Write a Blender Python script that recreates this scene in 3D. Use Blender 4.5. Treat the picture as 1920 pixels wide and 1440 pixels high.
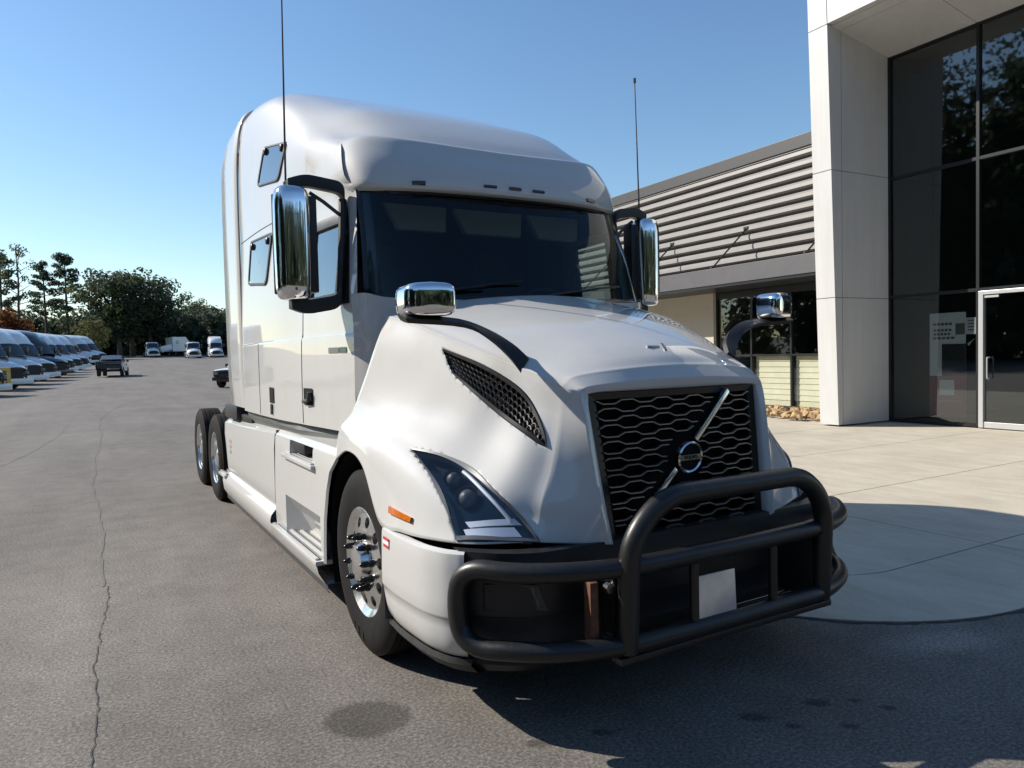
import bpy, bmesh, math, random
from mathutils import Vector, Matrix
from mathutils.bvhtree import BVHTree

for o in list(bpy.data.objects):
    bpy.data.objects.remove(o, do_unlink=True)
SC = bpy.context.scene
COL = SC.collection
R_ = math.radians

# ------------------------------------------------------------------ camera, sky, sun, exposure
def look_axes(yaw, pitch, roll):
    f = Vector((math.sin(yaw)*math.cos(pitch), math.cos(yaw)*math.cos(pitch), -math.sin(pitch)))
    r = Vector((math.cos(yaw), -math.sin(yaw), 0.0))
    u = r.cross(f)
    c, s = math.cos(roll), math.sin(roll)
    return r*c - u*s, r*s + u*c, f

CAM_LOC = Vector((-2.4487, -3.8694, 1.6156))
CR, CU, CF = look_axes(R_(30.05), R_(2.259), R_(1.389))
cam_data = bpy.data.cameras.new('camera')
cam_data.sensor_width = 36.0
cam_data.lens = 36.0*1369.3/1920.0
cam_data.clip_start = 0.05
cam_data.clip_end = 3000.0
cam = bpy.data.objects.new('camera', cam_data)
m = Matrix((( CR.x, CU.x, -CF.x, CAM_LOC.x), (CR.y, CU.y, -CF.y, CAM_LOC.y), (CR.z, CU.z, -CF.z, CAM_LOC.z), (0, 0, 0, 1)))
cam.matrix_world = m
COL.objects.link(cam)
SC.camera = cam

SUN_EL = R_(35.2)
SUN_H = Vector((-0.712, 0.702, 0)).normalized()          # where the sun stands
SUN_DIR = Vector((SUN_H.x*math.cos(SUN_EL), SUN_H.y*math.cos(SUN_EL), math.sin(SUN_EL)))
world = bpy.data.worlds.new('World'); SC.world = world; world.use_nodes = True
wn = world.node_tree
sky = wn.nodes.new('ShaderNodeTexSky'); sky.sky_type = 'NISHITA'; sky.sun_disc = False
sky.sun_elevation = SUN_EL; sky.sun_rotation = math.atan2(SUN_H.x, SUN_H.y)
sky.altitude = 200; sky.air_density = 1.2; sky.dust_density = 0.2; sky.ozone_density = 3.0
hs = wn.nodes.new('ShaderNodeHueSaturation'); hs.inputs['Saturation'].default_value = 1.10; hs.inputs['Value'].default_value = 1.0
wn.links.new(sky.outputs[0], hs.inputs['Color']); wn.links.new(hs.outputs[0], wn.nodes['Background'].inputs[0])
wn.nodes['Background'].inputs[1].default_value = 0.11
sl = bpy.data.lights.new('sun', 'SUN'); sl.energy = 5.0; sl.angle = R_(0.53); sl.color = (1.0, 0.93, 0.83)
so = bpy.data.objects.new('sun', sl); COL.objects.link(so)
so.rotation_euler = SUN_DIR.to_track_quat('Z', 'Y').to_euler(); so.location = (-30, 30, 40)
SC.view_settings.view_transform = 'Standard'; SC.view_settings.look = 'None'
SC.view_settings.gamma = 1.0; SC.view_settings.use_curve_mapping = False
SC.view_settings.exposure = 0.48
SC.cycles.max_bounces = 8; SC.cycles.transparent_max_bounces = 12
SC.cycles.use_denoising = True
SC.render.film_transparent = False

# ------------------------------------------------------------------ materials
MATS = {}
def new_mat(name):
    m = bpy.data.materials.new(name); m.use_nodes = True
    MATS[name] = m
    return m, m.node_tree.nodes, m.node_tree.links, m.node_tree.nodes['Principled BSDF']

def noise(n, l, scale, detail=4, rough=0.6, coord='Object', vec_scale=None):
    tc = n.new('ShaderNodeTexCoord'); t = n.new('ShaderNodeTexNoise')
    t.inputs['Scale'].default_value = scale; t.inputs['Detail'].default_value = detail; t.inputs['Roughness'].default_value = rough
    src = tc.outputs[coord]
    if vec_scale:
        mp = n.new('ShaderNodeMapping'); mp.inputs['Scale'].default_value = vec_scale
        l.new(src, mp.inputs['Vector']); src = mp.outputs[0]
    l.new(src, t.inputs['Vector'])
    return t
def ramp(n, l, src, stops):
    r = n.new('ShaderNodeValToRGB'); e = r.color_ramp.elements
    while len(e) < len(stops): e.new(0.5)
    for i, (p, c) in enumerate(stops):
        e[i].position = p; e[i].color = (*c, 1) if len(c) == 3 else c
    l.new(src, r.inputs[0]); return r
def mixc(n, l, fac, a, b, mode='MIX'):
    x = n.new('ShaderNodeMix'); x.data_type = 'RGBA'; x.blend_type = mode
    for sock, v in ((x.inputs[0], fac), (x.inputs[6], a), (x.inputs[7], b)):
        if hasattr(v, 'is_output') or isinstance(v, bpy.types.NodeSocket): l.new(v, sock)
        else: sock.default_value = (*v, 1) if isinstance(v, tuple) and len(v) == 3 else v
    return x.outputs[2]
def bump(n, l, b, src, strength, dist=0.01):
    bp = n.new('ShaderNodeBump'); bp.inputs['Strength'].default_value = strength; bp.inputs['Distance'].default_value = dist
    l.new(src, bp.inputs['Height']); l.new(bp.outputs[0], b.inputs['Normal']); return bp

def plain(name, col, rough=0.5, metal=0.0, spec=0.5, coat=0.0, var=0.0, vscale=6.0, coat_r=0.05, bmp=0.0):
    m, n, l, b = new_mat(name)
    b.inputs['Base Color'].default_value = (*col, 1); b.inputs['Roughness'].default_value = rough
    b.inputs['Metallic'].default_value = metal; b.inputs['Specular IOR Level'].default_value = spec
    b.inputs['Coat Weight'].default_value = coat; b.inputs['Coat Roughness'].default_value = coat_r
    if var:
        t = noise(n, l, vscale, 6, 0.65)
        r = ramp(n, l, t.outputs[0], [(0.3, tuple(c*(1-var) for c in col)), (0.7, tuple(min(1, c*(1+var)) for c in col))])
        l.new(r.outputs[0], b.inputs['Base Color'])
        rr = n.new('ShaderNodeMapRange'); rr.inputs[3].default_value = rough*0.8; rr.inputs[4].default_value = min(1, rough*1.25)
        l.new(t.outputs[0], rr.inputs[0]); l.new(rr.outputs[0], b.inputs['Roughness'])
        if bmp: bump(n, l, b, t.outputs[0], bmp, 0.01)
    return m

def paint(name, col, dirt=0.12):
    m, n, l, b = new_mat(name)
    t = noise(n, l, 2.3, 8, 0.7); t2 = noise(n, l, 14, 6, 0.7, vec_scale=(1, 1, 0.25))
    r1 = ramp(n, l, t.outputs[0], [(0.40, (0, 0, 0)), (0.72, (1, 1, 1))])
    r2 = ramp(n, l, t2.outputs[0], [(0.45, (0, 0, 0)), (0.8, (1, 1, 1))])
    mul = n.new('ShaderNodeMath'); mul.operation = 'MULTIPLY'; l.new(r1.outputs[0], mul.inputs[0]); l.new(r2.outputs[0], mul.inputs[1])
    mm = n.new('ShaderNodeMath'); mm.operation = 'MULTIPLY'; l.new(mul.outputs[0], mm.inputs[0]); mm.inputs[1].default_value = dirt*2
    c = mixc(n, l, mm.outputs[0], col, tuple(x*0.62 for x in (col[0], col[1]*0.97, col[2]*0.88)))
    l.new(c, b.inputs['Base Color'])
    rr = n.new('ShaderNodeMapRange'); rr.inputs[3].default_value = 0.5; rr.inputs[4].default_value = 0.65
    l.new(t.outputs[0], rr.inputs[0]); l.new(rr.outputs[0], b.inputs['Roughness'])
    b.inputs['Specular IOR Level'].default_value = 0.2
    b.inputs['Coat Weight'].default_value = 1.0; b.inputs['Coat Roughness'].default_value = 0.03
    return m

def glass(name, tint, f0=0.07, gloss_rough=0.0, power=5.0):
    """thin pane: Fresnel mix of a tinted see-through and a mirror"""
    m = bpy.data.materials.new(name); m.use_nodes = True; MATS[name] = m
    n, l = m.node_tree.nodes, m.node_tree.links
    n.remove(n['Principled BSDF'])
    tr = n.new('ShaderNodeBsdfTransparent'); tr.inputs[0].default_value = (*tint, 1)
    gl = n.new('ShaderNodeBsdfGlossy'); gl.inputs['Roughness'].default_value = gloss_rough; gl.inputs[0].default_value = (0.90, 0.97, 1, 1)
    lw = n.new('ShaderNodeLayerWeight'); lw.inputs[0].default_value = 0.5
    pw = n.new('ShaderNodeMath'); pw.operation = 'POWER'; l.new(lw.outputs['Facing'], pw.inputs[0]); pw.inputs[1].default_value = power
    fr = n.new('ShaderNodeMath'); fr.operation = 'MULTIPLY_ADD'; l.new(pw.outputs[0], fr.inputs[0]); fr.inputs[1].default_value = 1-f0; fr.inputs[2].default_value = f0
    mx = n.new('ShaderNodeMixShader')
    l.new(fr.outputs[0], mx.inputs[0]); l.new(tr.outputs[0], mx.inputs[1]); l.new(gl.outputs[0], mx.inputs[2])
    l.new(mx.outputs[0], n['Material Output'].inputs[0])
    return m

paint('truck_white', (0.54, 0.538, 0.52))
paint('truck_white_clean', (0.54, 0.54, 0.53), 0.06)
plain('chrome', (0.86, 0.87, 0.88), 0.06, 1.0)
plain('polished_alu', (0.78, 0.78, 0.77), 0.2, 1.0, var=0.08, vscale=30)
plain('silver_trim', (0.36, 0.345, 0.33), 0.38, 0.9)
plain('black_plastic', (0.012, 0.012, 0.013), 0.45, var=0.25, vscale=20)
plain('black_gloss', (0.008, 0.008, 0.009), 0.2)
plain('black_powder', (0.012, 0.012, 0.012), 0.38, var=0.2, vscale=40, bmp=0.05)
plain('void_black', (0.006, 0.006, 0.007), 0.8, spec=0.2)
plain('fog_grey', (0.16, 0.16, 0.165), 0.35)
plain('rubber', (0.013, 0.0125, 0.012), 0.8, spec=0.15, var=0.35, vscale=18, bmp=0.1)
plain('dark_trim', (0.05, 0.052, 0.055), 0.5, var=0.3, vscale=10)
plain('grey_deck', (0.16, 0.17, 0.17), 0.5, var=0.25, vscale=9)
plain('rust', (0.11, 0.045, 0.025), 0.75, var=0.5, vscale=40, bmp=0.2)
plain('interior_dark', (0.018, 0.02, 0.024), 0.8)
plain('interior_light', (0.20, 0.20, 0.175), 0.7)
plain('amber_lens', (0.55, 0.14, 0.01), 0.15, coat=1.0, var=0.25, vscale=60)
plain('lamp_reflector', (0.5, 0.52, 0.56), 0.25, 0.9)
plain('led_strip', (0.78, 0.80, 0.86), 0.3, coat=0.6)
plain('bezel_grey', (0.10, 0.11, 0.12), 0.35)
plain('dark_chrome', (0.30, 0.30, 0.31), 0.12, 1.0)
plain('marker_lens', (0.035, 0.03, 0.028), 0.2, coat=0.6)
plain('red_tape', (0.5, 0.03, 0.03), 0.4)
plain('white_tape', (0.75, 0.75, 0.75), 0.4)
plain('badge_grey', (0.25, 0.27, 0.26), 0.3, 0.7)
plain('badge_green', (0.1, 0.16, 0.13), 0.3, 0.4)
plain('plate_silver', (0.72, 0.73, 0.74), 0.32, 0.75, var=0.1, vscale=12)
glass('windshield_glass', (0.62, 0.74, 0.72), 0.035)
glass('side_glass', (0.52, 0.62, 0.60), 0.10, power=2.6)
glass('lamp_glass', (0.86, 0.90, 0.94), 0.05)
plain('sleeper_glass', (0.02, 0.028, 0.035), 0.03, spec=1.0, coat=1.0, coat_r=0.0)
plain('side_window_dark', (0.02, 0.03, 0.035), 0.04, spec=1.0, coat=1.0, coat_r=0.0)

# ------------------------------------------------------------------ mesh helpers
def tag(o, label=None, cat=None, group=None, kind=None):
    if label: o['label'] = label
    if cat: o['category'] = cat
    if group: o['group'] = group
    if kind: o['kind'] = kind
    return o
def empty(name, loc=(0, 0, 0), rz=0.0, **kw):
    o = bpy.data.objects.new(name, None); COL.objects.link(o)
    o.location = loc; o.rotation_euler = (0, 0, rz); o.empty_display_size = 0.2
    return tag(o, **kw)
def obj(name, me, mat, parent=None):
    o = bpy.data.objects.new(name, me); COL.objects.link(o)
    if mat is not None and not me.materials: me.materials.append(MATS[mat] if isinstance(mat, str) else mat)
    if parent is not None: o.parent = parent
    return o
def copy_tree(o, parent=None):
    c = o.copy(); COL.objects.link(c)
    if parent is not None:
        c.parent = parent
    for ch in [x for x in bpy.data.objects if x.parent == o]: copy_tree(ch, c)
    return c

class MB:
    def __init__(s): s.v = []; s.f = []
    def add(s, vs, fs):
        b = len(s.v); s.v += [tuple(p) for p in vs]; s.f += [tuple(i+b for i in f) for f in fs]; return s
    def grid(s, rows, close_u=False, close_v=False, flip=False):
        nr, nc = len(rows), len(rows[0]); fs = []
        for i in range(nr if close_u else nr-1):
            for j in range(nc if close_v else nc-1):
                a, b_, c, d = i*nc+j, i*nc+(j+1) % nc, ((i+1) % nr)*nc+(j+1) % nc, ((i+1) % nr)*nc+j
                fs.append((d, c, b_, a) if flip else (a, b_, c, d))
        return s.add([p for r in rows for p in r], fs)
    def box(s, c, size, rz=0.0, rx=0.0, ry=0.0, taper=1.0):
        M = Matrix.Rotation(rz, 3, 'Z') @ Matrix.Rotation(ry, 3, 'Y') @ Matrix.Rotation(rx, 3, 'X')
        vs = []
        for z in (-.5, .5):
            k = taper if z > 0 else 1.0
            for x, y in ((-.5, -.5), (.5, -.5), (.5, .5), (-.5, .5)):
                vs.append(Vector(c) + M @ Vector((x*size[0]*k, y*size[1]*k, z*size[2])))
        return s.add(vs, [(3, 2, 1, 0), (4, 5, 6, 7), (0, 1, 5, 4), (1, 2, 6, 5), (2, 3, 7, 6), (3, 0, 4, 7)])
    def bbox(s, lo, hi, bev=0.0):
        lo, hi = Vector(lo), Vector(hi)
        return s.box((lo+hi)/2, hi-lo)
    def tube(s, pts, r, seg=10, closed=False, caps=True, rr=None):
        pts = [Vector(p) for p in pts]; n = len(pts); rows = []; prev = None
        for i, p in enumerate(pts):
            if closed: t = (pts[(i+1) % n]-pts[i-1])
            else: t = pts[min(i+1, n-1)]-pts[max(i-1, 0)]
            t = t.normalized()
            if prev is None:
                a = Vector((0, 0, 1)) if abs(t.z) < 0.9 else Vector((1, 0, 0))
                u = t.cross(a).normalized()
            else:
                u = (prev - t*prev.dot(t)).normalized()
            prev = u; w = t.cross(u)
            rad = rr[i] if rr else r
            rows.append([p+(u*math.cos(2*math.pi*k/seg)+w*math.sin(2*math.pi*k/seg))*rad for k in range(seg)])
        b = len(s.v)
        s.grid(rows, close_u=closed, close_v=True)
        if caps and not closed:
            s.f.append(tuple(b+k for k in reversed(range(seg)))); s.f.append(tuple(b+(n-1)*seg+k for k in range(seg)))
        return s
    def lathe(s, prof, origin=(0, 0, 0), axis='X', seg=48):
        """prof: list of (radius, offset along axis)"""
        rows = []; O = Vector(origin)
        for r, t in prof:
            row = []
            for k in range(seg):
                a = 2*math.pi*k/seg; c, d = r*math.cos(a), r*math.sin(a)
                row.append(O + (Vector((t, c, d)) if axis == 'X' else Vector((d, t, c)) if axis == 'Y' else Vector((c, d, t))))
            rows.append(row)
        return s.grid(rows, close_v=True)
    def prism(s, outline, f0, f1):
        """outline: list of 2d points, f0/f1 map 2d point -> 3d (two ends)"""
        n = len(outline); a = [f0(*p) for p in outline]; b = [f1(*p) for p in outline]
        base = len(s.v)
        s.add(a+b, [tuple(range(n))[::-1], tuple(range(n, 2*n))] + [(i, (i+1) % n, n+(i+1) % n, n+i) for i in range(n)])
        return s
    def build(s, name, mat, parent=None, smooth=35, bevel=0.0, weld=False, mirror=False, bseg=2):
        v = s.v; f = s.f
        if mirror:
            v = [(-x, y, z) for x, y, z in v]; f = [tuple(reversed(q)) for q in f]
        me = bpy.data.meshes.new(name); me.from_pydata([tuple(p) for p in v], [], f)
        bm = bmesh.new(); bm.from_mesh(me)
        if weld: bmesh.ops.remove_doubles(bm, verts=bm.verts, dist=0.0004)
        if weld != 'open': bmesh.ops.recalc_face_normals(bm, faces=bm.faces)
        if bevel:
            es = [e for e in bm.edges if len(e.link_faces) == 2 and e.calc_face_angle(0) > R_(30)]
            if es: bmesh.ops.bevel(bm, geom=es, offset=bevel, segments=bseg, profile=0.6, affect='EDGES', clamp_overlap=True)
        bm.to_mesh(me); bm.free()
        if smooth:
            for p in me.polygons: p.use_smooth = True
            me.set_sharp_from_angle(angle=R_(smooth))
        me.update()
        return obj(name, me, mat, parent)

def cr(pts, n):
    """Catmull-Rom through pts, n pieces per span"""
    pts = [Vector(p) for p in pts]; out = []
    for i in range(len(pts)-1):
        p1, p2 = pts[i], pts[i+1]
        p0 = pts[i-1] if i > 0 else p1*2-p2
        p3 = pts[i+2] if i+2 < len(pts) else p2*2-p1
        for k in range(n):
            t = k/n
            out.append(0.5*((2*p1)+(p2-p0)*t+(2*p0-5*p1+4*p2-p3)*t*t+(3*p1-p0-3*p2+p3)*t**3))
    out.append(pts[-1]); return out
def crgrid(rows, nu, nv):
    r1 = [cr(r, nv) for r in rows]
    cols = [cr([r[j] for r in r1], nu) for j in range(len(r1[0]))]
    return [[cols[j][i] for j in range(len(cols))] for i in range(len(cols[0]))]
def fillet(pts, r, n=5):
    """polyline with rounded corners"""
    pts = [Vector(p) for p in pts]; out = [pts[0]]
    for i in range(1, len(pts)-1):
        a, b, c = pts[i-1], pts[i], pts[i+1]
        d1, d2 = (a-b), (c-b)
        k = min(r, d1.length*0.48, d2.length*0.48)
        p, q = b+d1.normalized()*k, b+d2.normalized()*k
        for t in range(n+1):
            t /= n; out.append(p*(1-t)**2+b*2*t*(1-t)+q*t*t)
    out.append(pts[-1]); return out
def resample(pts, n):
    pts = [Vector(p) for p in pts]; L = [0]
    for a, b in zip(pts, pts[1:]): L.append(L[-1]+(b-a).length)
    out = []; j = 0
    for k in range(n):
        d = L[-1]*k/(n-1)
        while j < len(L)-2 and L[j+1] < d: j += 1
        t = (d-L[j])/max(1e-9, L[j+1]-L[j]); out.append(pts[j].lerp(pts[j+1], min(1, max(0, t))))
    return out
# ------------------------------------------------------------------ the white semi truck (forward = -Y, origin under the steer axle)
TR = empty('semi_truck', (0, 0, 0), label='large white sleeper semi truck with black bull bar in the foreground', cat='truck')

def mirrored_rows(rows):
    return [[(-x, y, z) for x, y, z in reversed(r[1:])] + list(r) for r in rows]
def snap(bvh, p, off):
    co, nr, i, d = bvh.find_nearest(Vector(p))
    return co + nr*off
def pin(poly, p):
    x, y = p; c = False; j = len(poly)-1
    for i in range(len(poly)):
        xi, yi = poly[i]; xj, yj = poly[j]
        if (yi > y) != (yj > y) and x < (xj-xi)*(y-yi)/(yj-yi)+xi: c = not c
        j = i
    return c

# ---- hood with fenders
HN = [
 [(0,-0.12,1.975),(-0.4,-0.09,1.957),(-0.8,0,1.911),(-0.975,0.07,1.855),(-1.035,0.1,1.7),(-1.09,0.16,1.5),(-1.14,0.24,1.32),(-1.185,0.36,1.2),(-1.2,0.41,1.02)],
 [(0,-0.35,1.905),(-0.4,-0.33,1.889),(-0.79,-0.28,1.838),(-0.925,-0.22,1.79),(-0.985,-0.18,1.65),(-1.05,-0.1,1.45),(-1.13,0,1.3),(-1.205,0.08,1.2),(-1.225,0.1,1.105)],
 [(0,-0.6,1.83),(-0.38,-0.57,1.814),(-0.735,-0.5,1.766),(-0.868,-0.45,1.72),(-0.93,-0.42,1.57),(-1.01,-0.36,1.385),(-1.11,-0.26,1.27),(-1.21,-0.2,1.17),(-1.235,-0.19,1.055)],
 [(0,-0.78,1.77),(-0.365,-0.75,1.754),(-0.69,-0.68,1.706),(-0.815,-0.62,1.665),(-0.88,-0.6,1.51),(-0.97,-0.54,1.33),(-1.09,-0.46,1.225),(-1.2,-0.42,1.1),(-1.235,-0.43,0.8)],
 [(0,-0.93,1.71),(-0.35,-0.9,1.694),(-0.65,-0.83,1.646),(-0.765,-0.78,1.61),(-0.825,-0.76,1.46),(-0.92,-0.72,1.285),(-1.05,-0.68,1.165),(-1.16,-0.68,1.05),(-1.225,-0.68,0.805)],
 [(0,-1.06,1.655),(-0.335,-1.03,1.639),(-0.605,-0.97,1.591),(-0.71,-0.92,1.56),(-0.76,-0.9,1.41),(-0.85,-0.89,1.23),(-0.98,-0.89,1.095),(-1.1,-0.9,0.98),(-1.18,-0.9,0.81)],
 [(0,-1.155,1.605),(-0.315,-1.13,1.589),(-0.575,-1.08,1.551),(-0.662,-1.05,1.52),(-0.703,-1.04,1.37),(-0.805,-1.075,1.178),(-0.915,-1.09,1.038),(-0.99,-1.09,0.93),(-1.075,-1.1,0.815)],
 [(0,-1.225,1.55),(-0.3,-1.205,1.541),(-0.545,-1.17,1.5166),(-0.62,-1.155,1.475),(-0.635,-1.165,1.34),(-0.7,-1.2,1.13),(-0.77,-1.23,0.99),(-0.795,-1.24,0.9),(-0.85,-1.25,0.82)],
 [(0,-1.265,1.49),(-0.3,-1.255,1.483),(-0.53,-1.235,1.4666),(-0.575,-1.235,1.435),(-0.57,-1.265,1.31),(-0.555,-1.3,1.1),(-0.54,-1.325,0.95),(-0.525,-1.34,0.86),(-0.505,-1.35,0.78)],
]
def tighten(seq, i, a, b):
    """extra control points close to index i, so the spline turns sharply there"""
    v = [Vector(p) for p in seq]
    return [tuple(p) for p in v[:i]] + [tuple(v[i-1].lerp(v[i], 1-a)), tuple(v[i]), tuple(v[i].lerp(v[i+1], b))] + [tuple(p) for p in v[i+1:]]
HN8 = HN[8]
HT = [tighten(r, 3, .16, .13) for r in HN]
HT = [list(r) for r in zip(*[tighten(c, 7, .22, .25) for c in zip(*HT)])]
HG = crgrid(mirrored_rows(HT), 14, 12)
hb = MB().grid(HG)
HBVH = BVHTree.FromPolygons([tuple(v) for v in hb.v], hb.f)
def hsnap(p, off):
    """snap to the hood, offset outwards"""
    co, nr, i, d = HBVH.find_nearest(Vector(p))
    out = Vector((math.copysign(1, p[0]), -0.6, 0.6))
    if nr.dot(out) < 0: nr = -nr
    return co + nr*off

# openings in the hood: lamp and vent outlines, given on the right-hand (x<0) side
HL_UP = [(-1.106, -0.56, 1.169), (-1.026, -0.743, 1.15), (-0.967, -0.901, 1.101), (-0.934, -1.088, 1.015), (-0.87, -1.182, 0.918), (-0.825, -1.257, 0.825)]
HL_LO = [(-1.106, -0.56, 1.169), (-1.104, -0.682, 1.117), (-1.099, -0.808, 1.048), (-1.099, -0.933, 0.951), (-1.103, -1.003, 0.87), (-1.105, -1.041, 0.831)]
VT_UP = [(-0.882, -0.476, 1.648), (-0.805, -0.723, 1.568), (-0.741, -0.893, 1.486), (-0.709, -0.997, 1.413), (-0.703, -1.084, 1.315), (-0.705, -1.153, 1.205)]
VT_LO = [(-0.882, -0.571, 1.538), (-0.839, -0.751, 1.435), (-0.789, -0.894, 1.345), (-0.754, -1.05, 1.272), (-0.729, -1.113, 1.235), (-0.705, -1.153, 1.205)]
def dpt(p):   # flatten to a plane seen diagonally from outside
    return (p[0]*0.7071 - p[1]*0.7071*(-1), p[2])
def dflat(p): return ((-p[0]*0.5+(-p[1])*-0.866), p[2])
def proj2(p): # side-on diagonal coordinate along (-y + x) and height
    return ((p[0]-p[1])*0.7071, p[2])
def ruled(up, lo, nt, ns, off, snapf=hsnap, ins=0.0):
    U = resample(cr(up, 8), nt); L = resample(cr(lo, 8), nt); rows = []
    for a, b in zip(U, L):
        rows.append([snapf(a.lerp(b, ins+(1-2*ins)*k/(ns-1)), off) for k in range(ns)])
    return rows
hl_poly = [proj2(hsnap(p, 0)) for p in cr(HL_UP, 8)] + [proj2(hsnap(p, 0)) for p in reversed(cr(HL_LO, 8))]
vt_poly = [proj2(hsnap(p, 0)) for p in cr(VT_UP, 8)] + [proj2(hsnap(p, 0)) for p in reversed(cr(VT_LO, 8))]
def near(poly, p, d):
    px, py = p
    for (ax, ay), (bx_, by) in zip(poly, poly[1:]+poly[:1]):
        dx, dy = bx_-ax, by-ay; L2 = dx*dx+dy*dy
        t_ = 0 if L2 < 1e-12 else max(0, min(1, ((px-ax)*dx+(py-ay)*dy)/L2))
        if (px-ax-dx*t_)**2+(py-ay-dy*t_)**2 < d*d: return True
    return False
keep = []
for f in hb.f:
    c = sum((Vector(hb.v[i]) for i in f), Vector())/len(f)
    q = Vector((-abs(c.x), c.y, c.z)); t = proj2(q)
    if q.y > -.40 or q.x > -.64: keep.append(f); continue
    if q.y > -1.3 and (pin(hl_poly, t) or pin(vt_poly, t) or near(hl_poly, t, .003) or near(vt_poly, t, .003)): continue
    keep.append(f)
hb.f = keep
hood = hb.build('hood', 'truck_white', TR, smooth=40, weld='open')
sol = hood.modifiers.new('thick', 'SOLIDIFY'); sol.thickness = 0.012; sol.offset = -1
# grille surround
GIN = [(0,-1.24,1.44),(-.3,-1.235,1.44),(-.505,-1.222,1.436),(-.53,-1.225,1.41),(-.53,-1.245,1.30),(-.515,-1.275,1.1),(-.505,-1.30,.95),(-.497,-1.315,.86),(-.488,-1.325,.78)]
mid = [tuple((Vector(a)+Vector(b))/2+Vector((0,-.006,.0))) for a, b in zip(HN[8], GIN)]
back = [(p[0], p[1]+.09, p[2]) for p in GIN]
MB().grid(crgrid(mirrored_rows([HN[8], mid, GIN, back]), 3, 6)).build('grille_surround', 'truck_white_clean', TR, smooth=45)

def both(fn):
    for sx in (False, True): fn(sx)

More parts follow.
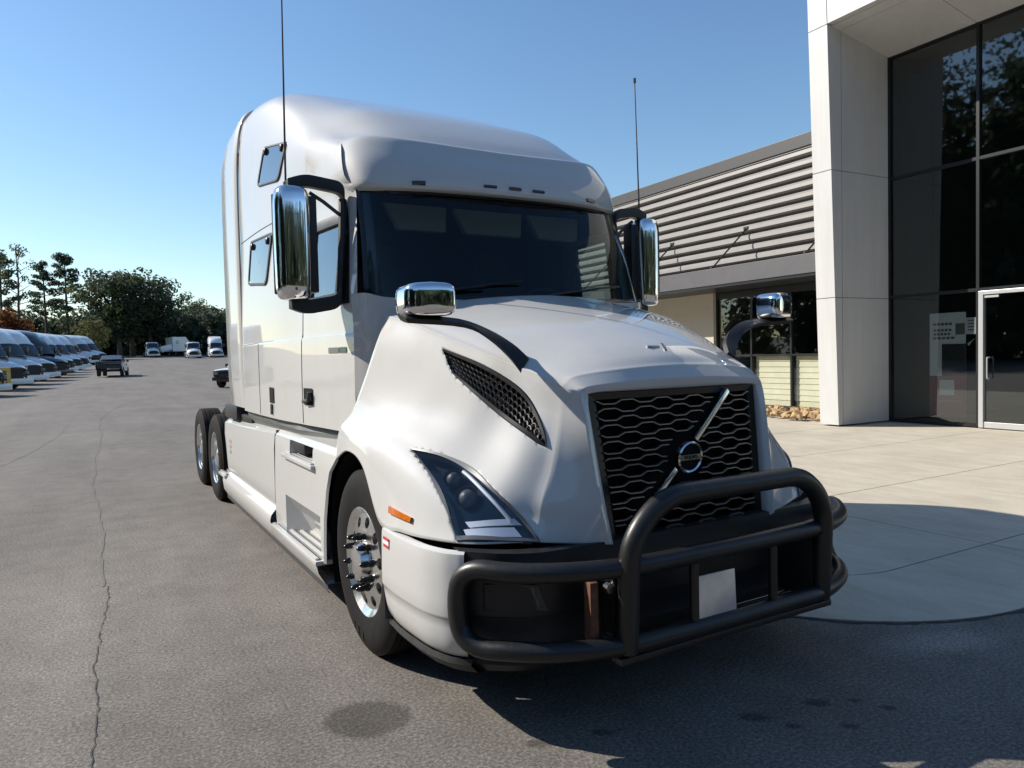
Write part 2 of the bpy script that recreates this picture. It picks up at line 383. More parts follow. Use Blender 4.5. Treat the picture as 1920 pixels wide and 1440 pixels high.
def lamps(mir):
    hl = MB().grid(ruled(HL_UP, HL_LO, 26, 10, -0.075)).build('headlight', 'black_gloss', TR, mirror=mir)
    # bezel
    U = resample(cr(HL_UP, 8), 70); L = resample(cr(HL_LO, 8), 70)
    loop = U + list(reversed(L[1:-1])) + []
    loop = U + [U[-1].lerp(L[-1], k/8) for k in range(1, 8)] + list(reversed(L))[:-1]
    cen = sum(loop, Vector())/len(loop)
    bz = MB(); rows = []
    for p in loop:
        d = (cen-p); d = d.normalized()*min(0.03, d.length*0.35)
        a = hsnap(p-d*0.5, 0.002); b = hsnap(p-d*0.35, 0.009); c = hsnap(p+d*.35, 0.007); e = hsnap(p+d*.45, -0.05)
        rows.append([a, b, c, e])
    bz.grid(rows, close_u=True).build('bezel', 'bezel_grey', hl, mirror=mir)
    MB().grid(ruled(HL_UP, HL_LO, 26, 10, 0.0)).build('lens', 'lamp_glass', hl, mirror=mir)
    # inner lamp: two running-light bars along the bottom, one rising blade, two projectors
    def P(t, s, off=-0.03):
        U = resample(cr(HL_UP, 8), 41); L = resample(cr(HL_LO, 8), 41); i = int(round(t*40))
        return hsnap(U[i].lerp(L[i], s), off)
    for z0, z1, off in ((.845, .882, -.02), (.90, .92, -.02)):
        b = MB(); rr = []
        for k in range(13):
            s = 0.12+0.78*k/12
            q0 = Vector((-.85-.26*s, -1.235+.18*s, z0)); q1 = Vector((-.87-.25*s, -1.20+.17*s, z1))
            rr.append([hsnap(q0, off), hsnap(q1, off), hsnap(q1, off-.02), hsnap(q0, off-.02)])
        b.grid(rr, close_v=True).build('light_bar', 'led_strip', hl, mirror=mir)
    b = MB(); b.tube([P(0.42+0.46*k/10, 0.17, -.012) for k in range(11)], 0.009, 6); b.build('light_blade', 'led_strip', hl, mirror=mir)
    for t, s, r in ((.63, .55, .042), (.43, .5, .036)):
        c = P(t, s, -.06); n = (P(t, s, 0)-c).normalized(); q = n.to_track_quat('X', 'Z').to_matrix()
        b = MB(); b.lathe([(r*1.25, .035), (r*1.2, .01), (r, .0), (r, .012), (r*.8, .03), (r*.45, .042), (0.001, .046)], seg=20)
        b.v = [tuple(c + q @ Vector(v)) for v in b.v]
        b.build('projector', 'dark_chrome' if r > .045 else 'dark_trim', hl, mirror=mir)
    # vent
    vt = MB().grid(ruled(VT_UP, VT_LO, 26, 8, -0.05)).build('side_vent', 'void_black', TR, mirror=mir)
    U = resample(cr(VT_UP, 8), 40); L = resample(cr(VT_LO, 8), 40)
    loop = U + list(reversed(L))[1:]
    cen = sum(loop, Vector())/len(loop); rows = []
    for i, p in enumerate(loop):
        j = min(i, 78-i) if i > 39 else i
        tgt = (U[min(39, max(0, j))]+L[min(39, max(0, j))])/2
        d = (tgt-p); d = d.normalized()*min(0.016, d.length) if d.length > 1e-6 else Vector((0, 0, 0))
        rows.append([hsnap(p-d*.9, .001), hsnap(p-d*.5, .007), hsnap(p+d*.5, .003), hsnap(p+d*.6, -.05)])
    MB().grid(rows, close_u=True).build('vent_rim', 'black_plastic', vt, mirror=mir)
    hx = MB()
    def VP(a, c):   # a along, c across (metres) -> point
        t = min(1, max(0, a)); i = t*39; i0 = int(i); i1 = min(39, i0+1); fr = i-i0
        u = U[i0].lerp(U[i1], fr); l = L[i0].lerp(L[i1], fr); w = (u-l).length
        if w < 1e-4: return None
        s = 0.5 + c/w
        if s < -0.05 or s > 1.05: return None
        return hsnap(l.lerp(u, min(1, max(0, s))), -0.012)
    Ltot = sum((U[i+1]-U[i]).length for i in range(39))
    cell = 0.036
    for i in range(int(Ltot/cell)+1):
        for j in range(-5, 6):
            ca = (i+0.5*(j % 2))*cell; cc = j*cell*0.72
            ring = []
            for k in range(6):
                an = math.pi/6+k*math.pi/3
                ring.append((ca+cell*.5*math.cos(an), cc+cell*.42*math.sin(an)))
            pts = [VP(a/Ltot, c) for a, c in ring]
            if any(p is None for p in pts): continue
            pts.append(pts[0])
            hx.tube(pts, 0.0045, 4, caps=False)
    hx.build('vent_mesh', 'black_plastic', vt, mirror=mir)
    # amber side marker
    b = MB(); rr = []
    for k in range(9):
        t = k/8; y = -.547-.225*t; zt = .908-.012*t; zb = zt-.034+.010*t
        rr.append([hsnap((-1.24, y, zt), -.003), hsnap((-1.24, y, zt), .012), hsnap((-1.24, y, zb), .012), hsnap((-1.24, y, zb), -.003)])
    b.grid(rr).build('side_marker', 'amber_lens', TR, mirror=mir)
both(lamps)

# hood emblem on top
b = MB(); b.box((-.03, -1.09, 1.641), (.085, .016, .010), rz=R_(4), rx=R_(25)); b.box((.030, -1.10, 1.638), (.014, .075, .012), rz=R_(-24), rx=R_(25))
b.build('hood_badge', 'silver_trim', TR, bevel=.003)

# ---- grille
def gy(x, z): return -1.235 - (1.44-z)*0.128 + 0.06*x*x
gr = MB()
rows = []
for i in range(9):
    z = 1.46-.70*i/8; w = .545-.05*i/8
    rows.append([(w*(k/6-1), gy(w*(k/6-1), z)+.06, z) for k in range(13)])
grille = gr.grid(rows).build('grille', 'void_black', TR)
for sx in (-1, 1):
    b = MB()
    for (z0, w0, z1, w1) in ((1.435, .53, .78, .488),):
        rr = []
        for k in range(9):
            t = k/8; z = z0+(z1-z0)*t; w = (w0+(w1-w0)*t); xi = sx*(w-.045); xo = sx*(w-.002)
            rr.append([(xo, gy(xo, z)-.0, z), (xi, gy(xi, z)+.01, z), (xi, gy(xi, z)+.07, z)])
        b.grid(rr, flip=(sx > 0))
    b.build('side_frame', 'black_gloss', grille)
b = MB(); rr = []
for k in range(13):
    x = -.53+1.06*k/12
    rr.append([(x, gy(x, 1.43), 1.437), (x, gy(x, 1.40)+.012, 1.405), (x, gy(x, 1.4)+.07, 1.405)])
b.grid(rr).build('top_frame', 'black_gloss', grille)
# diagonal bar and emblem
B0, B1 = Vector((-.385, 0, .80)), Vector((.315, 0, 1.415))
EC = Vector((0.0, 0, 1.112)); ER = .077
def onbar(x, z):
    d = (B1-B0).normalized(); q = Vector((x, 0, z))-B0
    return abs(q.x*d.z-q.z*d.x), q.dot(d)
for k in range(17):
    zc = 1.392-.0372*k; ph = (k % 2)
    lev = []
    W = .485-.045*k/16
    x = -W
    path = []
    n = 130
    per = .205
    for i in range(n+1):
        x = -W+2*W*i/n
        t = ((x+W*0.96)/per+.32+.5*ph) % 1.0
        t = (x/per + .18 + (0.5 if (k//1) % 2 else 0)) % 1.0
        if t < .32: h = 0
        elif t < .5: h = (t-.32)/.18
        elif t < .82: h = 1
        else: h = 1-(t-.82)/.18
        s = 1 if ph == 0 else -1
        z = zc + (h-.5)*.016*1.0
        path.append((x, z))
    seg = []; pieces = []
    for x, z in path:
        dist, al = onbar(x, z); de = (Vector((x, 0, z))-EC).length
        if dist < .032 or de < ER+.035:
            if len(seg) > 3: pieces.append(seg)
            seg = []
        else: seg.append((x, z))
    if len(seg) > 3: pieces.append(seg)
    for seg in pieces:
        b = MB(); rr = []; rk = []
        for i, (x, z) in enumerate(seg):
            if 0 < i < len(seg)-1:   # drop collinear points
                (x0, z0), (x2, z2) = seg[i-1], seg[i+1]
                if abs((z2-z)-(z-z0)) < 1e-5: continue
            y = gy(x, z)
            rr.append([(x, y+.012, z+.0028), (x, y, z+.0022), (x, y, z-.0022), (x, y+.012, z-.0028)])
        b.grid(rr, close_v=True); nb = len(rr)*4
        b.f.append((0, 1, 2, 3)); b.f.append((nb-1, nb-2, nb-3, nb-4))
        b.build('grille_bar', 'silver_trim', grille, smooth=20)
        b = MB(); rr = []
        for i, (x, z) in enumerate(seg):
            if 0 < i < len(seg)-1:
                (x0, z0), (x2, z2) = seg[i-1], seg[i+1]
                if abs((z2-z)-(z-z0)) < 1e-5: continue
            y = gy(x, z)
            rr.append([(x, y+.055, z+.005), (x, y+.013, z+.0045), (x, y+.013, z-.0045), (x, y+.055, z-.005)])
        b.grid(rr, close_v=True).build('grille_web', 'black_gloss', grille, smooth=20)
d = (B1-B0).normalized(); nrm = Vector((-d.z, 0, d.x))
for s0, s1 in ((0, (EC-B0).dot(d)-ER-.018), ((EC-B0).dot(d)+ER+.018, (B1-B0).length)):
    b = MB(); rr = []
    for k in range(5):
        c = B0+d*(s0+(s1-s0)*k/4); c.y = gy(c.x, c.z)-.022
        rr.append([c+nrm*.0135+Vector((0, .03, 0)), c+nrm*.0125, c-nrm*.0125, c-nrm*.0135+Vector((0, .03, 0))])
    b.grid(rr, close_v=True); b.f += [(3, 2, 1, 0), (16, 17, 18, 19)]
    b.build('diagonal_bar', 'polished_alu', grille, bevel=.003)
ey = gy(0, EC.z)-.03
em = MB(); tilt = Matrix.Rotation(R_(7), 3, 'X')
em.lathe([(ER-.013, .012), (ER-.0125, -.002), (ER-.006, -.008), (ER, -.002), (ER, .02), (ER-.013, .02)], axis='Y', seg=40)
em.v = [tuple(Vector((0, ey, EC.z)) + tilt @ Vector(v)) for v in em.v]
ring = em.build('emblem_ring', 'polished_alu', grille)
em = MB(); em.lathe([(.001, .006), (ER-.012, .006)], axis='Y', seg=40); em.v = [tuple(Vector((0, ey, EC.z)) + tilt @ Vector(v)) for v in em.v]
em.build('emblem_disc', 'void_black', grille)
em = MB(); em.box((0, 0, 0), (2*ER-.022, .006, .026)); em.v = [tuple(Vector((0, ey-.0, EC.z)) + tilt @ Vector(v)) for v in em.v]
em.build('emblem_band', 'silver_trim', grille, bevel=.001)
def text_obj(name, body, size, loc, rot, mat, parent, ext=0.001, align='CENTER'):
    cu = bpy.data.curves.new(name, 'FONT'); cu.body = body; cu.size = size; cu.extrude = ext; cu.align_x = align; cu.align_y = 'CENTER'; cu.resolution_u = 2
    t = bpy.data.objects.new(name+'_tmp', cu); COL.objects.link(t)
    dg = bpy.context.evaluated_depsgraph_get(); me = bpy.data.meshes.new_from_object(t.evaluated_get(dg)); bpy.data.objects.remove(t, do_unlink=True)
    o = obj(name, me, mat, parent); o.location = loc; o.rotation_euler = rot
    return o
text_obj('emblem_lettering', 'VOLVO', .026, (0, ey-.0045, EC.z), (R_(90+7), 0, 0), 'void_black', grille)

# ---- bumper
def bumper_y(x):   # plan curve of the bumper face
    ax = abs(x)
    return -1.345+.02*ax*ax + (0 if ax < .8 else .9*(ax-.8)**2*2.2)
bm_ = MB(); rows = []
xs = [-1.13+2.26*k/40 for k in range(41)]
for z, dy in ((.80, .06), (.795, .0), (.74, -.008), (.53, -.004), (.515, .03), (.44, .04), (.40, .03), (.34, .06), (.335, .2)):
    rows.append([(x, bumper_y(x)+dy, z) for x in xs])
bump_o = bm_.grid(rows).build('bumper', 'black_plastic', TR, smooth=30)
bl = MB(); rows = []
for z, dy in ((.335, .03), (.31, .02), (.275, .05), (.27, .17)):
    rows.append([(x*1.0, bumper_y(x)+dy+.02, z) for x in xs])
bl.grid(rows).build('lower_lip', 'black_plastic', TR, smooth=30)
def corner(mir):
    # painted corner: from the arch edge round to the front
    plan = [(-1.235, -.47), (-1.245, -.62), (-1.24, -.80), (-1.225, -.95), (-1.19, -1.06), (-1.15, -1.12), (-1.125, -1.145)]
    rows = []
    for z, off in ((.795, -.035), (.79, -.006), (.77, .004), (.66, .008), (.52, .010), (.505, .004), (.42, .0), (.36, -.02), (.33, -.05), (.325, -.12)):
        row = []
        for i, (x, y) in enumerate(plan):
            zz = z
            if i == 0 and z < .5: y = y-.03
            n = Vector((-1, 0, 0)).lerp(Vector((-.6, -.8, 0)), i/6).normalized()
            row.append((x+n.x*off, y+n.y*off, zz - (0.0 if i > 0 else 0)))
        rows.append(row)
    c = MB().grid(crgrid(rows, 2, 4)).build('bumper_corner', 'truck_white', TR, smooth=40, mirror=mir)
    rows = [[(x+.03, y, .335), (x+.02, y+.0, .31), (x+.05, y+.0, .275), (x+.2, y, .27)] for x, y in plan]
    MB().grid([list(r) for r in zip(*rows)]).build('corner_lip', 'black_plastic', TR, mirror=mir)
    # arch-side closing wall of the corner
    rows = [[(-1.235, -.47, z), (-1.0, -.52, z)] for z in (.79, .6, .33)]
    MB().grid(rows).build('corner_return', 'dark_trim', TR, mirror=mir)
    b = MB(); q = [(-1.246, -.53, .755), (-1.248, -.60, .75)]
    for i, (z0, z1) in enumerate(((.76, .745), (.745, .725), (.725, .71))):
        bb = MB(); bb.add([(-1.2515, -.52, z0), (-1.2545, -.60, z0), (-1.2555, -.60, z1), (-1.2525, -.52, z1)], [(0, 1, 2, 3)])
        bb.build('reflective_tape', ('red_tape', 'white_tape', 'red_tape')[i], c, smooth=0, mirror=mir)
    # fog lamp
    rows = []
    fl = [(-1.07, .665), (-.885, .665), (-.845, .555), (-1.07, .555)]
    def fy(x): return bumper_y(x)-.022
    b = MB()
    o3 = [(x, fy(x), z) for x, z in fl]; cx = sum(p[0] for p in o3)/4; cz = sum(p[2] for p in o3)/4
    inn = [(cx+(x-cx)*.86, y+.015, cz+(z-cz)*.8) for x, y, z in o3]
    b.add(o3+inn, [(0, 1, 5, 4), (1, 2, 6, 5), (2, 3, 7, 6), (3, 0, 4, 7)])
    fo = b.build('fog_lamp', 'dark_trim', TR, smooth=0, mirror=mir)
    b = MB(); b.add(inn, [(0, 1, 2, 3)]); b.build('fog_lens', 'lamp_glass', fo, smooth=0, mirror=mir)
    b = MB(); b.add([(x, y+.03, z) for x, y, z in inn], [(0, 1, 2, 3)]); b.build('fog_reflector', 'fog_grey', fo, smooth=0, mirror=mir)
both(corner)

# ---- wheel arch liners, engine bay and chassis as dark boxes, added behind everything to block light
b = MB()
b.bbox((-.6, -1.0, .42), (.6, .9, 1.12)); b.bbox((-.45, -1.15, .3), (.45, 4.0, .75))
b.bbox((-.45, 3.9, .72), (-.36, 7.0, .98)); b.bbox((.36, 3.9, .72), (.45, 7.0, .98))
b.bbox((-1.0, .9, .35), (1.0, 3.8, 1.14))
b.build('chassis_light_block', 'void_black', TR, smooth=0)
# rear frame crossmember, fifth wheel
b = MB(); b.box((0, 5.9, 1.10), (.9, .95, .05)); b.box((0, 5.9, 1.03), (.75, .5, .10)); b.box((0, 6.98, .85), (.9, .06, .26)); b.build('fifth_wheel', 'dark_trim', TR, bevel=.01)
# ---- cab and sleeper shell : stations along y, columns from the sill up to the roof centre line
#        y      x_sill x_waist x_glass z_roofside list
def shell_section(y, xs, side_top, dome, yo=0.0):
    """xs: x at z 1.17,1.45,1.745,1.79,2.0,2.52,2.66 ; side_top: (x,z) pairs ; dome: (x,z) pairs"""
    return xs, side_top, dome
ZS = [1.17, 1.45, 1.745, 1.785, 2.0, 2.50, 2.66]
ST = [
 # y by column group (sill.. ), x values, upper side, dome
 dict(y=[.34, .34, .32, .32, .33, .49, .53, .58, .67], x=[1.085, 1.085, 1.08, 1.075, 1.06, .995, .985],
      up=[(1.035, 2.75), (1.022, 2.93)], dome=[(.985, .73, 3.0), (.915, .64, 3.01), (.79, .56, 3.005), (.61, .495, 2.985), (.32, .45, 2.965), (0, .43, 2.955)]),
 dict(y=[.62, .62, .62, .62, .62, .62, .66, .72, .80], x=[1.115, 1.115, 1.11, 1.10, 1.09, 1.03, 1.03],
      up=[(1.055, 2.76), (1.045, 2.95)], dome=[(1.01, .86, 3.04), (.93, .84, 3.075), (.79, .76, 3.125), (.62, .69, 3.125), (.33, .645, 3.115), (0, .63, 3.11)]),
 dict(y=[.9, .9, .9, .9, .9, .9, .92, .95, 1.0], x=[1.14, 1.14, 1.135, 1.125, 1.115, 1.065, 1.06],
      up=[(1.08, 2.78), (1.075, 2.99)], dome=[(1.04, 1.03, 3.09), (.955, 1.04, 3.17), (.82, 1.02, 3.275), (.65, .98, 3.305), (.34, .95, 3.305), (0, .94, 3.305)]),
 dict(y=1.15, x=[1.165, 1.165, 1.16, 1.15, 1.14, 1.09, 1.085],
      up=[(1.10, 2.8), (1.105, 3.03)], dome=[(1.075, 1.2, 3.14), (.99, 1.22, 3.245), (.86, 1.22, 3.355), (.68, 1.22, 3.41), (.35, 1.22, 3.425), (0, 1.22, 3.43)]),
 dict(y=1.28, x=[1.175, 1.175, 1.17, 1.16, 1.15, 1.11, 1.105],
      up=[(1.115, 2.82), (1.12, 3.05)], dome=[(1.09, 1.34, 3.19), (1.015, 1.37, 3.31), (.89, 1.39, 3.42), (.71, 1.4, 3.475), (.36, 1.4, 3.50), (0, 1.4, 3.505)]),
 dict(y=1.75, x=[1.21, 1.21, 1.21, 1.205, 1.20, 1.17, 1.16],
      up=[(1.155, 2.85), (1.15, 3.1)], dome=[(1.125, 1.76, 3.32), (1.065, 1.8, 3.52), (.945, 1.82, 3.60), (.765, 1.82, 3.645), (.37, 1.82, 3.665), (0, 1.82, 3.67)]),
 dict(y=2.25, x=[1.225, 1.225, 1.225, 1.222, 1.22, 1.20, 1.195],
      up=[(1.19, 2.9), (1.18, 3.18)], dome=[(1.16, 2.25, 3.43), (1.105, 2.25, 3.675), (.98, 2.25, 3.775), (.79, 2.25, 3.81), (.38, 2.25, 3.82), (0, 2.25, 3.82)]),
 dict(y=2.75, x=[1.23, 1.23, 1.23, 1.228, 1.226, 1.21, 1.207],
      up=[(1.205, 2.95), (1.20, 3.25)], dome=[(1.18, 2.75, 3.52), (1.13, 2.75, 3.76), (1.0, 2.75, 3.875), (.8, 2.75, 3.895), (.4, 2.75, 3.895), (0, 2.75, 3.895)]),
 dict(y=3.12, x=[1.23, 1.23, 1.23, 1.228, 1.226, 1.213, 1.21],
      up=[(1.21, 2.98), (1.207, 3.3)], dome=[(1.19, 3.12, 3.58), (1.14, 3.12, 3.79), (1.01, 3.12, 3.89), (.8, 3.12, 3.91), (.4, 3.12, 3.91), (0, 3.12, 3.91)]),
]
def st_row(s):
    r = []
    for k, x in enumerate(s['x']):
        y = s['y'][k] if isinstance(s['y'], list) else s['y']
        r.append((-x, y, ZS[k]))
    for k, (x, z) in enumerate(s['up']):
        y = s['y'][7+k] if isinstance(s['y'], list) else s['y']
        r.append((-x, y, z))
    for x, y, z in s['dome']: r.append((-x, y, z))
    return r
SH = [st_row(s) for s in ST]
NU, NV = 4, 4
SG = crgrid(SH, NU, NV)           # [along y][from sill to centre]
ncol = len(SG[0])
SBVH = BVHTree.FromPolygons([tuple(v) for r in SG for v in r], [(i*ncol+j, i*ncol+j+1, (i+1)*ncol+j+1, (i+1)*ncol+j) for i in range(len(SG)-1) for j in range(ncol-1)])
def ssnap(p, off):
    co, nr, i, d = SBVH.find_nearest(Vector((-abs(p[0]), p[1], p[2])))
    if nr.dot(Vector((-1, 0, .8))) < 0: nr = -nr
    return co+nr*off
# door-window opening: rows between y .62 and 1.15, columns between z 2.0 and 2.5
i0, i1 = 1*NU, 3*NU; j0, j1 = 4*NV, 5*NV
sh = MB(); full = [list(r) + [(-p[0], p[1], p[2]) for p in reversed(r[:-1])] for r in SG]
nc = len(full[0]); sh.add([p for r in full for p in r], [])
for i in range(len(full)-1):
    for j in range(nc-1):
        jj = j if j < ncol-1 else nc-2-j
        if i0 <= i < i1 and j0 <= jj < j1: continue
        sh.f.append((i*nc+j, i*nc+j+1, (i+1)*nc+j+1, (i+1)*nc+j))
cab = sh.build('cab_shell', 'truck_white', TR, smooth=50, weld='open')
# underside and rear wall
b = MB(); b.add([(-1.2, 3.1, 1.17), (1.2, 3.1, 1.17), (1.2, 3.1, 3.6), (.9, 3.1, 3.88), (-.9, 3.1, 3.88), (-1.2, 3.1, 3.6)], [(0, 1, 2, 3, 4, 5)]); b.build('rear_wall', 'truck_white_clean', TR, smooth=0)

# ---- brow above the windshield
def brow_rows():
    top = [(-.965, .80, 3.0), (-.895, .70, 3.012), (-.775, .62, 3.012), (-.60, .56, 3.0), (-.32, .52, 2.985), (0, .50, 2.977)]
    edge = [(-.985, .725, 3.005), (-.915, .633, 3.015), (-.79, .553, 3.010), (-.61, .488, 2.990), (-.32, .443, 2.970), (0, .423, 2.960)]
    lip = [(-1.012, .72, 2.95), (-.945, .60, 2.955), (-.81, .505, 2.945), (-.62, .445, 2.925), (-.32, .40, 2.905), (0, .385, 2.895)]
    midr = [(-1.027, .66, 2.83), (-.968, .52, 2.82), (-.828, .43, 2.82), (-.64, .37, 2.81), (-.32, .315, 2.795), (0, .30, 2.79)]
    low = [(-1.025, .60, 2.70), (-.965, .465, 2.685), (-.825, .378, 2.675), (-.64, .318, 2.67), (-.32, .27, 2.665), (0, .255, 2.66)]
    und = [(-1.0, .56, 2.65), (-.95, .485, 2.645), (-.82, .41, 2.64), (-.64, .36, 2.64), (-.32, .32, 2.64), (0, .305, 2.64)]
    return [top, edge, lip, midr, low, und]
BROW = [list(r) for r in brow_rows()]
BROW[0] = [tuple(ssnap((x, y+.035, z+.02), .003)) for x, y, z in BROW[1]]          # laps over the roof skin
for k_ in range(1, 5): BROW[k_][0] = tuple(ssnap((BROW[k_][0][0]-.03, BROW[k_][0][1]+.03, BROW[k_][0][2]), .0025))
BROW[0][0] = tuple(ssnap((BROW[1][0][0], BROW[1][0][1]+.03, BROW[1][0][2]+.01), .0025))
BR = crgrid(BROW, 4, 4)
brf = [list(r)+[(-p[0], p[1], p[2]) for p in reversed(r[:-1])] for r in BR]
MB().grid(brf).build('roof_brow', 'truck_white', TR, smooth=45)
BBVH = BVHTree.FromPolygons([tuple(p) for r in brf for p in r], [(i*len(brf[0])+j, i*len(brf[0])+j+1, (i+1)*len(brf[0])+j+1, (i+1)*len(brf[0])+j) for i in range(len(brf)-1) for j in range(len(brf[0])-1)])
for x in (-.677, -.184, 0, .184, .677):
    b = MB(); rr = []
    for k in range(5):
        xx = x-.045+.09*k/4
        row = []
        for z, o in ((2.725, -.005), (2.722, .010), (2.698, .012), (2.692, -.005)):
            co, nr, i, dd = BBVH.find_nearest(Vector((xx, .2, z)))
            if nr.y > 0: nr = -nr
            row.append(co+nr*o)
        rr.append(row)
    b.grid(rr); n4 = len(rr)*4; b.f += [(0, 1, 2, 3), (n4-1, n4-2, n4-3, n4-4)]
    b.build('roof_marker', 'marker_lens', TR, smooth=30)

# ---- windshield
WT = [(-.965, .51, 2.645), (-.90, .455, 2.645), (-.76, .39, 2.64), (-.55, .345, 2.64), (-.28, .32, 2.64), (0, .31, 2.64)]
WB = [(-1.005, .30, 2.0), (-.95, .20, 1.975), (-.80, .09, 1.96), (-.58, .0, 1.95), (-.29, -.06, 1.945), (0, -.08, 1.945)]
WM = [tuple((Vector(a)+Vector(c))/2+Vector((0, -.025, 0))) for a, c in zip(WT, WB)]
WR = crgrid([WT, WM, WB], 6, 5)
wf = [list(r)+[(-p[0], p[1], p[2]) for p in reversed(r[:-1])] for r in WR]
ws = MB().grid(wf).build('windshield', 'windshield_glass', TR, smooth=60)
# black band round the glass
nw = len(wf[0]); band = MB(); loop = []
for j in range(nw): loop.append((0, j))
for i in range(1, len(wf)): loop.append((i, nw-1))
for j in range(nw-2, -1, -1): loop.append((len(wf)-1, j))
for i in range(len(wf)-2, 0, -1): loop.append((i, 0))
cenw = Vector((0, .15, 2.3)); rr = []
for (i, j) in loop:
    p = Vector(wf[i][j])
    dx = -math.copysign(.05, p.x) if j in (0, nw-1) or abs(p.x) > .9 else 0
    dz = -.045 if i == 0 else .05 if i == len(wf)-1 else 0
    ii = min(len(wf)-2, max(1, i)); inner = Vector((p.x+dx, p.y, p.z+dz))
    # keep the inner line on the glass surface
    tz = (2.645-inner.z)/(2.645-1.96)
    best = min(((Vector(q)-Vector((inner.x, q[1], inner.z))).length, q[1]) for r in wf for q in r)
    inner.y = p.y - (.01) + (0.02 if i == 0 else -.0)
    o1 = p+Vector((0, -.006, 0))
    rr.append([p+Vector((math.copysign(.02, p.x) if j in (0, nw-1) else 0, .01, .012 if i == 0 else -.012 if i == len(wf)-1 else 0)), o1, (p*.945+cenw*.055)+Vector((0, -.012, 0))])
band.grid(rr, close_u=True).build('windshield_seal', 'black_gloss', TR, smooth=40)
# wipers
def wiper(x0, x1):
    b = MB()
    def wp(x, z): 
        r = min((q for row in wf for q in row), key=lambda q: abs(q[0]-x)+abs(q[2]-z)*1.5); return Vector((x, r[1]-.03, z))
    b.tube([wp(x0, 1.965), wp((x0+x1)/2, 2.0), wp(x1, 2.03)], .009, 6)
    b.tube([wp(x1-.32*math.copysign(1, x1-x0), 1.985), wp(x1, 2.035), wp(x1+.25*math.copysign(1, x1-x0), 2.06)], .007, 6)
    b.build('wiper', 'black_plastic', TR)
wiper(-.05, .42); wiper(-.85, -.40)
# cowl: body below the glass, behind the hood
CT = [(-1.088, .37, 2.0), (-1.03, .27, 2.0), (-.95, .175, 1.97), (-.80, .065, 1.955), (-.58, -.025, 1.945), (-.29, -.085, 1.94), (0, -.105, 1.94)]
rows = [[(x, y-.01, z) for x, y, z in CT], [(x*1.0, y-.035, 1.80 if abs(x) > .9 else 1.86) for x, y, z in CT], [(x, y-.03, 1.5) for x, y, z in CT], [(x, y+.0, 1.17) for x, y, z in CT]]
cw = crgrid(rows, 3, 4); cwf = [list(r)+[(-p[0], p[1], p[2]) for p in reversed(r[:-1])] for r in cw]
MB().grid(cwf).build('cowl', 'truck_white', TR, smooth=45)

# ---- interior
b = MB(); b.bbox((-1.0, 1.95, 1.2), (1.0, 2.0, 2.9)); b.bbox((-.98, .3, 1.18), (.98, 2.0, 1.22)); b.bbox((-.93, .62, 2.72), (.93, 2.0, 2.76))
for s_ in (-1, 1):
    b.bbox((min(s_*1.03, s_*1.0), .66, 1.2), (max(s_*1.03, s_*1.0), 1.95, 1.99)); b.bbox((min(s_*1.03, s_*1.0), 1.19, 1.99), (max(s_*1.03, s_*1.0), 1.95, 2.72)); b.bbox((min(s_*1.0, s_*.98), .62, 2.53), (max(s_*1.0, s_*.98), 1.3, 2.72))
b.build('cabin_liner', 'interior_dark', TR, smooth=0)
rows = [[(x, -.0+.28*abs(x)**2*.9+.02, 1.93) for x in (-.95, -.5, 0, .5, .95)], [(x, .25+.2*abs(x)**2, 1.97) for x in (-.95, -.5, 0, .5, .95)], [(x, .62, 1.93) for x in (-.95, -.5, 0, .5, .95)], [(x, .68, 1.3) for x in (-.95, -.5, 0, .5, .95)]]
MB().grid(crgrid(rows, 3, 3)).build('dashboard', 'interior_dark', TR)
for x, w in ((-.52, .40), (.02, .50), (.56, .40)):
    b = MB(); b.prism([(-w/2-.04, .09), (w/2, .09), (w/2, -.075), (-w/2+.06, -.075)], lambda u, v, x=x: (x+u, .64-.1*v, 2.53+v), lambda u, v, x=x: (x+u, .70-.1*v, 2.53+v)); b.build('overhead_bin', 'interior_light', TR, bevel=.012)
for x in (-.5, .5):
    b = MB(); b.box((x, 1.25, 1.55), (.5, .5, .16)); b.box((x, 1.5, 1.95), (.5, .16, .72), rx=R_(8)); b.box((x, 1.53, 2.38), (.28, .12, .2), rx=R_(8))
    b.build('seat', 'interior_dark', TR, bevel=.04)
b = MB(); b.tube([Vector((.5, .85, 1.92))+Matrix.Rotation(R_(35), 3, 'X') @ Vector((.22*math.cos(a), 0, .22*math.sin(a))) for a in [k*math.pi/12 for k in range(24)]], .016, 6, closed=True)
b.build('steering_wheel', 'interior_dark', TR)

